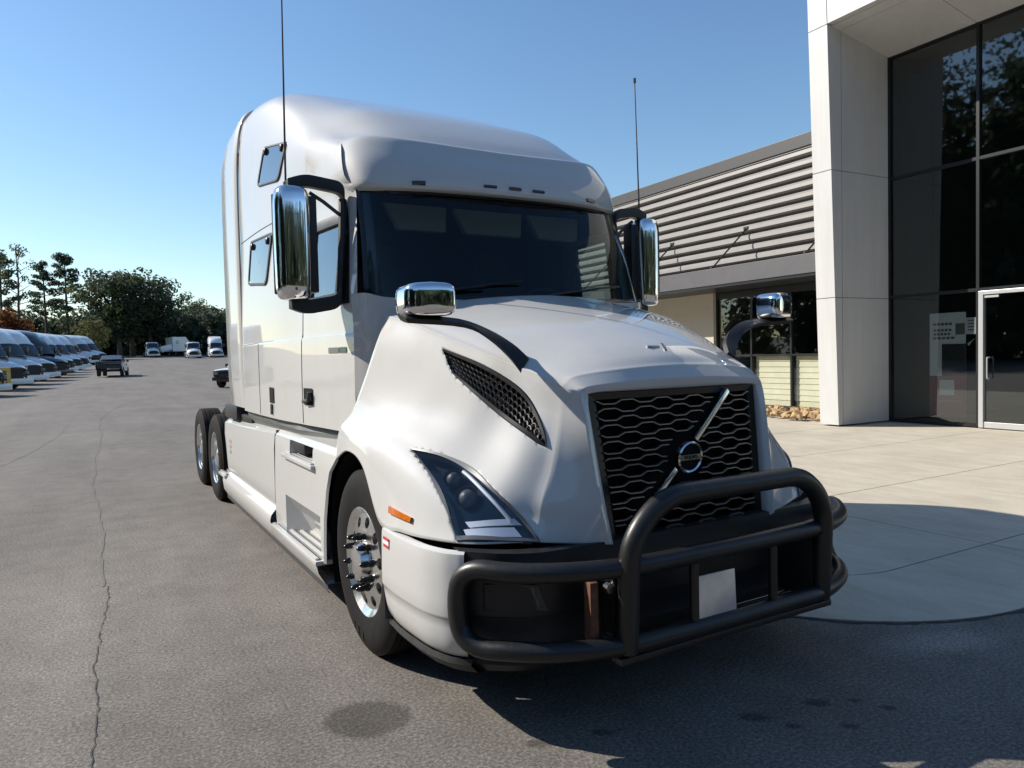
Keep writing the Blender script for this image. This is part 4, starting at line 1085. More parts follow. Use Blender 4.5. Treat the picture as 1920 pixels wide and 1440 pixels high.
# asphalt
def asphalt_mat():
    m, n, l, b = new_mat('asphalt')
    t1 = noise(n, l, 0.35, 6, 0.6); t2 = noise(n, l, 62, 4, 0.8); t3 = noise(n, l, 3.2, 8, 0.7); t4 = noise(n, l, 260, 2, 0.8)
    base = ramp(n, l, t1.outputs[0], [(0.3, (0.135, 0.126, 0.117)), (0.7, (0.178, 0.167, 0.155))])
    sp = ramp(n, l, t2.outputs[0], [(0.30, (0.25, 0.25, 0.25)), (0.50, (0.92, 0.92, 0.92)), (0.68, (2.0, 1.96, 1.88))])
    c = mixc(n, l, 0.9, base.outputs[0], sp.outputs[0], 'MULTIPLY')
    sp2 = ramp(n, l, t4.outputs[0], [(0.3, (0.55, 0.55, 0.55)), (0.7, (1.45, 1.42, 1.38))])
    c = mixc(n, l, 0.6, c, sp2.outputs[0], 'MULTIPLY')
    ts = noise(n, l, .9, 5, .6, vec_scale=(1, .12, 1)); sr = ramp(n, l, ts.outputs[0], [(0.35, (0.84, 0.835, 0.83)), (0.65, (1.10, 1.10, 1.09))])
    c = mixc(n, l, 0.9, c, sr.outputs[0], 'MULTIPLY')
    vo = n.new('ShaderNodeTexVoronoi'); vo.inputs['Scale'].default_value = 1.7; tcv = n.new('ShaderNodeTexCoord'); l.new(tcv.outputs['Object'], vo.inputs['Vector'])
    vr = ramp(n, l, vo.outputs['Distance'], [(0.02, (0.45, 0.44, 0.43)), (0.055, (1, 1, 1))])
    c = mixc(n, l, 0.7, c, vr.outputs[0], 'MULTIPLY')
    st = ramp(n, l, t3.outputs[0], [(0.35, (0.80, 0.79, 0.78)), (0.65, (1.12, 1.11, 1.09))])
    c = mixc(n, l, 0.8, c, st.outputs[0], 'MULTIPLY')
    tc = n.new('ShaderNodeTexCoord')
    wob = noise(n, l, 9, 4, 0.6)
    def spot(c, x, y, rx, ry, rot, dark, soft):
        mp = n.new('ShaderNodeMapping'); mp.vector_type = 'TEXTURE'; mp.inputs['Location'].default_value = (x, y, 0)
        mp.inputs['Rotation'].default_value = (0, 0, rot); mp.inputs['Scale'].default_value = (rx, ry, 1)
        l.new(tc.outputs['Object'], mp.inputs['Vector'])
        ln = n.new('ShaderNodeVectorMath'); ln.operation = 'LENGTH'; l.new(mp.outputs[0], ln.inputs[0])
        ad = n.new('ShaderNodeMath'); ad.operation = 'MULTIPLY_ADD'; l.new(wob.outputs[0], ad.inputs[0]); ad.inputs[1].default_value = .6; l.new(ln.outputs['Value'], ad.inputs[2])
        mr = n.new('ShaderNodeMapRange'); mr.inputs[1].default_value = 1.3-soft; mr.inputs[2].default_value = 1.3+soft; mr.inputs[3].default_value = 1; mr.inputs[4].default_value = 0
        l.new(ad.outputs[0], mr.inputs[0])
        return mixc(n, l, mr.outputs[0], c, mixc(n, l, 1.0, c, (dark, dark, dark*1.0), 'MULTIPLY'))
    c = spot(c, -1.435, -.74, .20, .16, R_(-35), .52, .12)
    for x, y, r in ((-.62, -1.40, .045), (.02, -1.66, .065), (.10, -1.80, .035), (.36, -1.72, .055), (.30, -1.93, .04), (.52, -1.80, .03), (.58, -1.92, .035), (-.9, -1.33, .05)):
        c = spot(c, x, y, r, r*.6, R_(-35), .5, .35)
    c = spot(c, 1.45, -1.62, .32, .12, R_(-20), 1.5, .5)
    l.new(c, b.inputs['Base Color']); b.inputs['Roughness'].default_value = 0.88; b.inputs['Specular IOR Level'].default_value = 0.3
    bump(n, l, b, t2.outputs[0], 0.5, 0.004)
    return m
asphalt_mat()
def concrete_mat():
    m, n, l, b = new_mat('concrete')
    t1 = noise(n, l, 0.6, 8, 0.65); t2 = noise(n, l, 60, 4, 0.7); t3 = noise(n, l, 4, 8, 0.7, vec_scale=(1, .35, 1))
    base = ramp(n, l, t1.outputs[0], [(0.3, (0.44, 0.395, 0.315)), (0.7, (0.55, 0.50, 0.405))])
    s1 = ramp(n, l, t2.outputs[0], [(0.3, (0.9, 0.9, 0.9)), (0.7, (1.06, 1.06, 1.06))])
    c = mixc(n, l, 0.8, base.outputs[0], s1.outputs[0], 'MULTIPLY')
    s2 = ramp(n, l, t3.outputs[0], [(0.38, (0.86, 0.85, 0.83)), (0.6, (1.03, 1.03, 1.03))])
    c = mixc(n, l, 0.8, c, s2.outputs[0], 'MULTIPLY')
    l.new(c, b.inputs['Base Color']); b.inputs['Roughness'].default_value = 0.85; b.inputs['Specular IOR Level'].default_value = 0.3
    bump(n, l, b, t2.outputs[0], 0.15, 0.003)
concrete_mat()
plain('joint_dark', (0.10, 0.092, 0.08), 0.9)
plain('crack_fill', (0.05, 0.047, 0.044), 0.9)
plain('crack_faint', (0.12, 0.112, 0.104), 0.9)
ys = [-80, -20, 0, 20, 36, 40, 42, 44, 46, 48, 60, 80, 95, 97, 110, 150, 200, 300, 500]
G = MB(); rows = []
for y in ys: rows.append([(x, y, tz(y)) for x in (-400, -120, -40, -10, 0, 10, 40, 120, 400)])
ground = G.grid(rows).build('ground', 'asphalt', None, smooth=60); tag(ground, kind='structure')

def ribbon(pts, w, jit, seed, mat, step=.06):
    rnd = random.Random(seed); pts = [Vector((x, y, 0)) for x, y in pts]
    L = sum((b-a).length for a, b in zip(pts, pts[1:])); n_ = max(4, int(L/step)); P = resample(cr(pts, 6), n_)
    off = 0; rows = []
    for i, p in enumerate(P):
        t = (P[min(i+1, n_-1)]-P[max(i-1, 0)]).normalized(); nn = Vector((-t.y, t.x, 0))
        off = off*.85+rnd.uniform(-jit, jit); ww = w*rnd.uniform(.25, 1.2)
        c = p+nn*off; z = tz(p.y)+.004
        rows.append([(c.x-nn.x*ww/2, c.y-nn.y*ww/2, z), (c.x+nn.x*ww/2, c.y+nn.y*ww/2, z)])
    o = MB().grid(rows).build('crack', mat, ground, smooth=0); return o
ribbon([(-2.46, -1.6), (-2.489, -.53), (-2.47, .4), (-2.46, 1.03), (-2.41, 2.19)], .007, .011, 1, 'crack_fill', .045)
ribbon([(-2.41, 2.19), (-2.40, 3.6), (-2.39, 5.3), (-2.45, 9), (-2.3, 14), (-2.09, 22.6), (-1.0, 32)], .016, .014, 2, 'crack_faint', .12)
ribbon([(-4.0, 9.5), (-3.5, 12), (-3.1, 16), (-3.0, 21)], .015, .02, 3, 'crack_faint', .15)
ribbon([(-9.5, 22), (-6.5, 32), (-3.6, 45), (-.5, 62), (3, 85)], .16, .05, 4, 'crack_faint', .5)
ribbon([(-1.6, 27), (-.2, 34), (2.0, 44), (6.0, 60), (11, 80)], .13, .05, 5, 'crack_faint', .5)
ribbon([(1.0, 24), (.2, 24.5), (-.8, 25.5)], .10, .04, 6, 'crack_faint', .2)
ribbon([(-3.9, 17.0), (-2.4, 17.2), (-.6, 17.4)], .05, .03, 7, 'crack_faint', .2)

# worn, dirty line where the concrete meets the asphalt
edge = [(2.5+1.66*math.cos(R_(180+90*k/12)), .03+1.66*math.sin(R_(180+90*k/12))) for k in range(13)]+[(4, -1.63), (7, -1.63), (11, -1.63)]
ribbon(edge, .035, .008, 9, 'crack_fill', .05)
# faint tyre lanes
plain('tyre_lane', (0.115, 0.107, 0.10), 0.85, var=0.25, vscale=2.5)
# concrete apron
apron = MB()
CA = (2.5, .03); RO, RI = 1.65, .76
out = [(14.5, -1.62), (14.5, 18), (.85, 18), (.85, .03)] + [(CA[0]+RO*math.cos(R_(180+90*k/16)), CA[1]+RO*math.sin(R_(180+90*k/16))) for k in range(1, 17)]
apron.add([(x, y, .003) for x, y in out], [tuple(range(len(out)))])
ap = apron.build('concrete_apron', 'joint_dark', None, smooth=0); tag(ap, kind='structure')
def slab(poly):
    b = MB(); n_ = len(poly); c = Vector((sum(p[0] for p in poly)/n_, sum(p[1] for p in poly)/n_, 0))
    b.add([(x, y, .008) for x, y in poly]+[(x, y, .001) for x, y in poly], [tuple(range(n_))]+[(i, n_+i, n_+(i+1) % n_, (i+1) % n_) for i in range(n_)])
    return b.build('slab', 'concrete', ap, smooth=0)
gx = [.85, 1.74, 3.75, 6.05, 8.35, 10.62, 14.5]; gyy = [-1.62, -.735, 1.22, 3.38, 5.56, 7.75, 9.95, 12.1, 15, 18]; e = .007
for i in range(6):
    for j in range(9):
        x0, x1, y0, y1 = gx[i]+e, gx[i+1]-e, gyy[j]+e, gyy[j+1]-e
        if i == 0 and j <= 1: continue
        if j == 0 and i <= 1: continue
        if i == 1 and j == 1:
            arc = [(CA[0]+(RI-e)*math.cos(R_(180+90*k/14)), CA[1]+(RI-e)*math.sin(R_(180+90*k/14))) for k in range(15)]
            slab(arc+[(x1, y0), (x1, y1), (x0, y1)]); continue
        slab([(x0, y0), (x1, y0), (x1, y1), (x0, y1)])
ringo = [(CA[0]+RO*math.cos(R_(180+90*k/20)), CA[1]+RO*math.sin(R_(180+90*k/20))) for k in range(21)]
ringi = [(CA[0]+(RI+e)*math.cos(R_(180+90*k/20)), CA[1]+(RI+e)*math.sin(R_(180+90*k/20))) for k in range(21)]
slab(ringo + [(3.75-e, -1.62), (3.75-e, gyy[1]-e)] + list(reversed(ringi)))
slab([(.85, .03+e), (1.74-e, .03+e), (1.74-e, 1.22-e), (.85, 1.22-e)])

# ---- building materials
def streaked(name, col, rough):
    m, n, l, b = new_mat(name)
    t = noise(n, l, 5, 6, 0.7, vec_scale=(1, 1, 0.06)); t2 = noise(n, l, 0.7, 5, 0.6)
    r = ramp(n, l, t.outputs[0], [(0.35, tuple(c*.93 for c in col)), (0.65, tuple(c*1.02 for c in col))]); r2 = ramp(n, l, t2.outputs[0], [(0.3, (.95, .95, .94)), (0.7, (1.02, 1.02, 1.02))])
    l.new(mixc(n, l, 1.0, r.outputs[0], r2.outputs[0], 'MULTIPLY'), b.inputs['Base Color']); b.inputs['Roughness'].default_value = rough
streaked('panel_white', (0.58, 0.58, 0.57), 0.42)
plain('panel_core', (0.10, 0.10, 0.10), 0.8)
plain('siding', (0.22, 0.209, 0.196), 0.45, 0.0, var=0.05, vscale=3)
plain('coping', (0.032, 0.031, 0.032), 0.5, var=0.1, vscale=4)
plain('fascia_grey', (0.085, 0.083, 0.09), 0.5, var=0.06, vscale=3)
plain('beige_wall', (0.50, 0.46, 0.38), 0.8, var=0.05, vscale=2)
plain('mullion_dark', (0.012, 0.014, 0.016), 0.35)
plain('alu_frame', (0.62, 0.63, 0.64), 0.35, 0.6)
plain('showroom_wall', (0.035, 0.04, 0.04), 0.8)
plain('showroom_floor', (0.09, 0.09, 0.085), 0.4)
plain('blind_cream', (0.80, 0.765, 0.63), 0.7, var=0.08, vscale=3)
plain('rock', (0.40, 0.27, 0.14), 0.9, var=0.4, vscale=5, bmp=0.3)
plain('poster_white', (0.80, 0.84, 0.82), 0.6)
plain('poster_dark', (0.03, 0.03, 0.035), 0.5)
plain('poster_red', (0.30, 0.07, 0.08), 0.6)
plain('paper_white', (0.78, 0.78, 0.80), 0.7)
glass('showroom_glass', (0.52, 0.56, 0.55), 0.12, 0.02)
glass('wing_glass', (0.80, 0.82, 0.77), 0.10, 0.015)

BA = (10.629, 5.574, .008); BR_ = -R_(1.5)      # local X = into the building, local Y = along the facade, away from the camera
PT = empty('showroom_portal', BA, BR_, label='tall white panelled entrance portal with dark glazing beside the truck', cat='building')
def bf(z): return -.034*z
core = MB()
def prism_a(b, a0, a1, z0, z1, depth, inset=0.0):
    b.add([(bf(z0)+inset, a0, z0), (bf(z0)+inset, a1, z0), (bf(z1)+inset, a1, z1), (bf(z1)+inset, a0, z1), (depth, a0, z0), (depth, a1, z0), (depth, a1, z1), (depth, a0, z1)],
          [(0, 1, 2, 3), (4, 7, 6, 5), (0, 4, 5, 1), (1, 5, 6, 2), (2, 6, 7, 3), (3, 7, 4, 0)])
prism_a(core, .02, .425, 0.03, 10.9, 1.75, .02); prism_a(core, -9.42, -9.02, 0.03, 10.9, 1.75, .02); prism_a(core, -9.4, .42, 8.0, 10.9, 1.72, .02)
core.build('core', 'panel_core', PT, smooth=0)
ZP = [(.03, 2.60), (2.612, 5.13), (5.142, 7.945)]
gp = .006
for a0, a1, s in ((0, .445, 1), (-9.445, -9.0, -1)):
    for z0, z1 in ZP:
        b = MB(); prism_a(b, a0, a1, z0, z1, .13)
        b.build('panel', 'panel_white', PT, smooth=0, bevel=.004, bseg=1)
        ain = a0 if s > 0 else a1
        b = MB(); b.add([(.142, ain, z0), (1.6, ain, z0), (1.6, ain, z1 if z1 < 7 else 7.61), (.142, ain, z1 if z1 < 7 else z1-.04), (.142, ain+.02*s, z0), (1.6, ain+.02*s, z0), (1.6, ain+.02*s, z1 if z1 < 7 else 7.61), (.142, ain+.02*s, z1 if z1 < 7 else z1-.04)],
                        [(0, 1, 2, 3), (7, 6, 5, 4), (0, 4, 5, 1), (1, 5, 6, 2), (2, 6, 7, 3), (3, 7, 4, 0)])
        b.build('reveal_panel', 'panel_white', PT, smooth=0)
        aout = a1 if s > 0 else a0
        b = MB(); b.bbox((.142, min(aout, aout-.02*s), z0), (1.75, max(aout, aout-.02*s), z1)); b.build('return_panel', 'panel_white', PT, smooth=0)
    b = MB(); b.bbox((1.6, min(ain, ain+.05*s), .03), (1.68, max(ain, ain+.05*s), 7.62)); b.build('edge_trim', 'fascia_grey', PT, smooth=0)
# lintel panels
for a0, a1 in ((.006, .445), (-1.79, -.006), (-3.6, -1.802), (-5.4, -3.612), (-7.2, -5.412), (-8.994, -7.212), (-9.445, -9.006)):
    b = MB(); prism_a(b, a0, a1, 7.957, 10.9, .13); b.build('lintel_panel', 'panel_white', PT, smooth=0, bevel=.004, bseg=1)
# soffit: sloping from the front edge up... back down to the glass head
for a0, a1 in ((-1.79, -.002), (-3.6, -1.802), (-5.4, -3.612), (-7.2, -5.412), (-8.998, -7.212)):
    for (b0, z0), (b1, z1) in (((-.13, 7.935), (.10, 7.89)),) + ((((.112), 7.888), (1.62, 7.61)),):
        b = MB(); b.add([(b0, a0, z0), (b1, a0, z1), (b1, a1, z1), (b0, a1, z0), (b0, a0, z0+.03), (b1, a0, z1+.03), (b1, a1, z1+.03), (b0, a1, z0+.03)],
                        [(0, 1, 2, 3), (7, 6, 5, 4), (0, 4, 5, 1), (1, 5, 6, 2), (2, 6, 7, 3), (3, 7, 4, 0)]); b.build('soffit_panel', 'panel_white', PT, smooth=0)
# glazing
cols = [-.02, -1.815, -3.6, -5.4, -7.2, -8.98]; lev = [.05, 2.635, 5.10, 7.60]
for i in range(5):
    for j in range(3):
        if i == 1 and j == 0: continue
        b = MB(); b.add([(1.65, cols[i]-.02, lev[j]), (1.65, cols[i+1]+.02, lev[j]), (1.65, cols[i+1]+.02, lev[j+1]), (1.65, cols[i]-.02, lev[j+1])], [(0, 1, 2, 3)])
        b.build('pane', 'showroom_glass', PT, smooth=0)
for a in cols:
    b = MB(); b.bbox((1.60, a-.028, .03), (1.72, a+.028, 7.62)); b.build('mullion', 'mullion_dark', PT, smooth=0)
for z in lev:
    for i in range(5):
        if i == 1 and z < .1: continue
        b = MB(); b.bbox((1.605, cols[i+1]+.028, z-.03), (1.715, cols[i]-.028, z+.03)); b.build('transom', 'mullion_dark', PT, smooth=0)
# entrance door in the second bay
dr = empty('entrance_door'); dr.parent = PT
for lo, hi, nm in (((1.56, -1.935, .02), (1.66, -1.85, 2.60), 'door_frame'), ((1.56, -3.57, .02), (1.66, -3.49, 2.60), 'door_frame'), ((1.56, -3.49, 2.53), (1.66, -1.935, 2.60), 'door_frame'), ((1.58, -3.49, .02), (1.65, -1.935, .13), 'door_rail')):
    b = MB(); b.bbox(lo, hi); b.build(nm, 'alu_frame', dr, smooth=0, bevel=.004)
b = MB(); b.add([(1.62, -1.935, .13), (1.62, -3.49, .13), (1.62, -3.49, 2.53), (1.62, -1.935, 2.53)], [(0, 1, 2, 3)]); b.build('door_glass', 'showroom_glass', dr, smooth=0)
b = MB(); b.bbox((1.58, -2.20, 2.47), (1.60, -1.95, 2.51)); b.build('door_closer', 'alu_frame', dr, smooth=0)
b = MB(); b.tube(fillet([(1.60, -2.03, .95), (1.52, -2.03, .95), (1.52, -2.03, 1.35), (1.60, -2.03, 1.35)], .03), .014, 8); b.build('door_pull', 'alu_frame', dr)
# room behind the glass
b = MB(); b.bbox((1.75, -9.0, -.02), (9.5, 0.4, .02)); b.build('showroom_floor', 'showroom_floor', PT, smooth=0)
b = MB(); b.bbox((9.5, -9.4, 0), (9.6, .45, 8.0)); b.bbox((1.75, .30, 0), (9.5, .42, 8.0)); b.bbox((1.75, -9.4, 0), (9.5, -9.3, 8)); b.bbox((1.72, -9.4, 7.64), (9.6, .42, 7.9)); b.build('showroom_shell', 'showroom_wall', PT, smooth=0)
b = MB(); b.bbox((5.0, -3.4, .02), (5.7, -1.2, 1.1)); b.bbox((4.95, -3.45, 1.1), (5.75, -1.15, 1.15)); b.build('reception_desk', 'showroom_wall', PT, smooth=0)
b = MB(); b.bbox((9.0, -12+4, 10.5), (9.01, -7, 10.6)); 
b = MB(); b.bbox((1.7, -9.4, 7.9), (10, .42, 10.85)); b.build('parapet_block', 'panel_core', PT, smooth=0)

# poster stand behind the first pane
PS = empty('poster_stand', (0, 0, 0), label='tall white and red poster behind the entrance glass', cat='poster')
PS.matrix_world = Matrix.Translation(Vector(BA)) @ Matrix.Rotation(BR_, 4, 'Z')
def flat(name, b_, a0, a1, z0, z1, mat, par):
    q = MB(); q.bbox((b_-.002, min(a0, a1), z0), (b_+.002, max(a0, a1), z1)); return q.build(name, mat, par, smooth=0)
flat('poster_sheet', 1.78, -.78, -1.50, .16, 2.24, 'poster_white', PS)
flat('poster_red_field', 1.775, -.78, -1.50, .16, .98, 'poster_red', PS)
flat('poster_picture', 1.774, -1.03, -1.50, .98, 1.62, 'poster_dark', PS)
flat('poster_pale_square', 1.770, -.98, -1.28, .60, .90, 'poster_white', PS)
for k, (a0, a1, z) in enumerate(((-.85, -1.27, 2.02), (-.85, -1.25, 1.90), (-.85, -1.22, 1.82), (-.85, -1.32, 1.74))):
    for q in range(5):
        f0 = a0+(a1-a0)*(q+.08*(k % 3))/5.2; flat('poster_line', 1.775, f0, f0+(a1-a0)*.14, z-.025, z+.022, 'badge_grey', PS)
flat('poster_box', 1.775, -1.30, -1.48, 1.80, 2.02, 'badge_grey', PS)
flat('poster_caption', 1.770, -.86, -1.44, .47, .50, 'badge_grey', PS)
b = MB(); b.tube([(1.80, -.95, .02), (1.80, -.95, .2)], .02, 6); b.tube([(1.80, -1.35, .02), (1.80, -1.35, .2)], .02, 6); b.build('poster_foot', 'mullion_dark', PS)
NT = empty('notice', (0, 0, 0), label='small white paper notice taped inside the glass next to the door', cat='notice'); NT.matrix_world = PS.matrix_world.copy()
flat('notice_sheet', 1.70, -1.53, -1.745, 1.80, 2.12, 'paper_white', NT)
for k in range(4): flat('notice_line', 1.696, -1.58, -1.70, 2.05-.06*k, 2.075-.06*k, 'badge_grey', NT)
N2 = empty('notice', (0, 0, 0), label='torn grey sticker below the white notice on the glass', cat='notice'); N2.matrix_world = PS.matrix_world.copy()
b = MB(); b.add([(1.70, -1.57, 1.62), (1.70, -1.69, 1.70), (1.70, -1.72, 1.72), (1.70, -1.66, 1.66), (1.70, -1.60, 1.57)], [(0, 1, 2, 3, 4)]); b.build('sticker_sheet', 'plate_silver', N2, smooth=0)

# ---- low wing
LW = empty('low_wing', BA, BR_, label='low grey building with ribbed metal siding and dark canopy behind the truck', cat='building')
A0, A1 = .45, 19.0
z_hi, z_lo, ns = 6.43, 3.86, 10; pz = (z_hi-z_lo)/ns
for k in range(ns):
    zt = z_hi-pz*k; zb = zt-pz
    prof = [(2.06, zt), (1.985, zt-.004), (1.945, zt-.06), (1.935, zb+.11), (1.985, zb+.075), (2.06, zb+.07)]
    b = MB(); b.grid([[(x, A0, z) for x, z in prof], [(x, 6.6, z) for x, z in prof], [(x, 12.8, z) for x, z in prof], [(x, A1, z) for x, z in prof]])
    b.build('slat', 'siding', LW, smooth=25)
b = MB(); b.bbox((2.06, A0, 3.3), (2.12, A1, 6.5)); b.build('siding_back', 'panel_core', LW, smooth=0)
b = MB(); b.bbox((1.90, A0, 6.44), (9.0, A1, 6.75)); b.build('coping', 'coping', LW, smooth=0, bevel=.01)
b = MB(); b.bbox((1.93, A0, 6.40), (1.97, A1, 6.438)); b.build('drip_edge', 'siding', LW, smooth=0)
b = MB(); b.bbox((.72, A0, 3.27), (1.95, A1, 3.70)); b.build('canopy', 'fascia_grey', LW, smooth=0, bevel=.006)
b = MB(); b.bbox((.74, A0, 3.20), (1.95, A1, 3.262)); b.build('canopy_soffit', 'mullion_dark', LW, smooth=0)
for a in (1.35, 4.25, 7.15, 10.05, 12.95):
    b = MB(); b.tube([(1.96, a, 4.79), (.80, a+.08, 3.72)], .022, 8); so_ = b.build('canopy_strut', 'mullion_dark', LW)
    b = MB(); b.box((1.94, a, 4.80), (.03, .16, .09)); b.box((.80, a+.08, 3.72), (.10, .06, .06)); b.build('strut_plate', 'mullion_dark', LW, bevel=.004)
# wall under the canopy
b = MB(); b.bbox((2.0, 5.55, 0), (2.3, A1, 3.22)); b.build('wall', 'beige_wall', LW, smooth=0)
b = MB(); b.bbox((2.1, A0, 3.02), (2.3, 5.55, 3.22)); b.build('window_head', 'mullion_dark', LW, smooth=0)
wcols = [.46, 1.6, 3.0, 4.3, 5.55]
for i in range(4):
    b = MB(); b.add([(2.15, wcols[i], .12), (2.15, wcols[i+1], .12), (2.15, wcols[i+1], 3.02), (2.15, wcols[i], 3.02)], [(0, 1, 2, 3)]); b.build('window', 'wing_glass', LW, smooth=0)
    b = MB(); b.bbox((2.10, wcols[i+1]-.05, .04), (2.2, wcols[i+1], 3.02)); b.build('window_mullion', 'mullion_dark', LW, smooth=0)
b = MB(); b.bbox((2.08, A0, 0.0), (2.22, 5.55, .12)); b.build('window_sill', 'mullion_dark', LW, smooth=0)
b = MB(); b.bbox((2.10, A0, 1.43), (2.2, 5.5, 1.47)); b.build('window_rail', 'mullion_dark', LW, smooth=0)
for i in range(3):
    for k in range(9):
        b = MB(); b.box((2.24, (wcols[i]+wcols[i+1])/2, .21+.143*k), (.012, wcols[i+1]-wcols[i]-.16, .135), ry=R_(6)); b.build('blind_slat', 'blind_cream', LW, smooth=0)
b = MB(); b.bbox((6.5, A0, 0), (6.6, 5.6, 3.3)); b.bbox((2.3, 5.6, 0), (6.5, 5.7, 3.3)); b.bbox((2.2, A0, 3.24), (8.9, A1, 3.30)); b.bbox((2.2, A0, -.02), (6.5, 5.6, .02)); b.build('room', 'showroom_wall', LW, smooth=0)
b = MB(); b.bbox((8.9, A0, 0), (9.0, A1, 6.44)); b.bbox((2.1, A1-.1, 0), (9.0, A1, 6.44)); b.build('back_wall', 'beige_wall', LW, smooth=0)
# rock bed
rnd = random.Random(5); RB = MB()
for k in range(420):
    a = rnd.uniform(.5, 7.5); bb_ = rnd.uniform(.35, 2.0); r0 = rnd.uniform(.05, .13)
    M3 = Matrix.Rotation(rnd.uniform(0, 6.28), 3, 'Z') @ Matrix.Rotation(rnd.uniform(0, 6.28), 3, 'X'); vs = []
    for p in ((1, 0, 0), (-1, 0, 0), (0, 1, 0), (0, -1, 0), (0, 0, 1), (0, 0, -1), (.6, .6, .5), (-.6, -.5, .6), (.5, -.6, -.5), (-.6, .6, -.4)):
        q = M3 @ (Vector(p)*r0*rnd.uniform(.75, 1.1)); q.z *= .7; vs.append(Vector((bb_, a, .05+r0*.3+rnd.uniform(0, .06)))+q)
    bm = bmesh.new(); vv = [bm.verts.new(v) for v in vs]; r = bmesh.ops.convex_hull(bm, input=vv); bm.verts.index_update(); bm.verts.ensure_lookup_table()
    RB.add([v.co.copy() for v in bm.verts], [tuple(v.index for v in f.verts) for f in bm.faces]); bm.free()
rk = RB.build('rock_bed', 'rock', None, smooth=0); rk.matrix_world = Matrix.Translation(Vector(BA)) @ Matrix.Rotation(BR_, 4, 'Z')
tag(rk, 'bed of tan river rocks under the low building window', 'rocks', kind='stuff')
# ------------------------------------------------------------------ background vehicles
paint('bg_white', (0.66, 0.67, 0.68), 0.15); paint('bg_blue', (0.05, 0.08, 0.14), 0.1); paint('bg_dark', (0.02, 0.02, 0.025), 0.1); paint('bg_silver', (0.42, 0.43, 0.44), 0.1)
plain('bg_glass', (0.012, 0.016, 0.02), 0.05, spec=0.8)
plain('bg_tyre', (0.02, 0.02, 0.02), 0.8); plain('bg_rim', (0.5, 0.5, 0.5), 0.35, 0.8)
plain('yellow_paint', (0.62, 0.42, 0.10), 0.6, var=0.15, vscale=8); plain('red_panel', (0.30, 0.05, 0.05), 0.6)

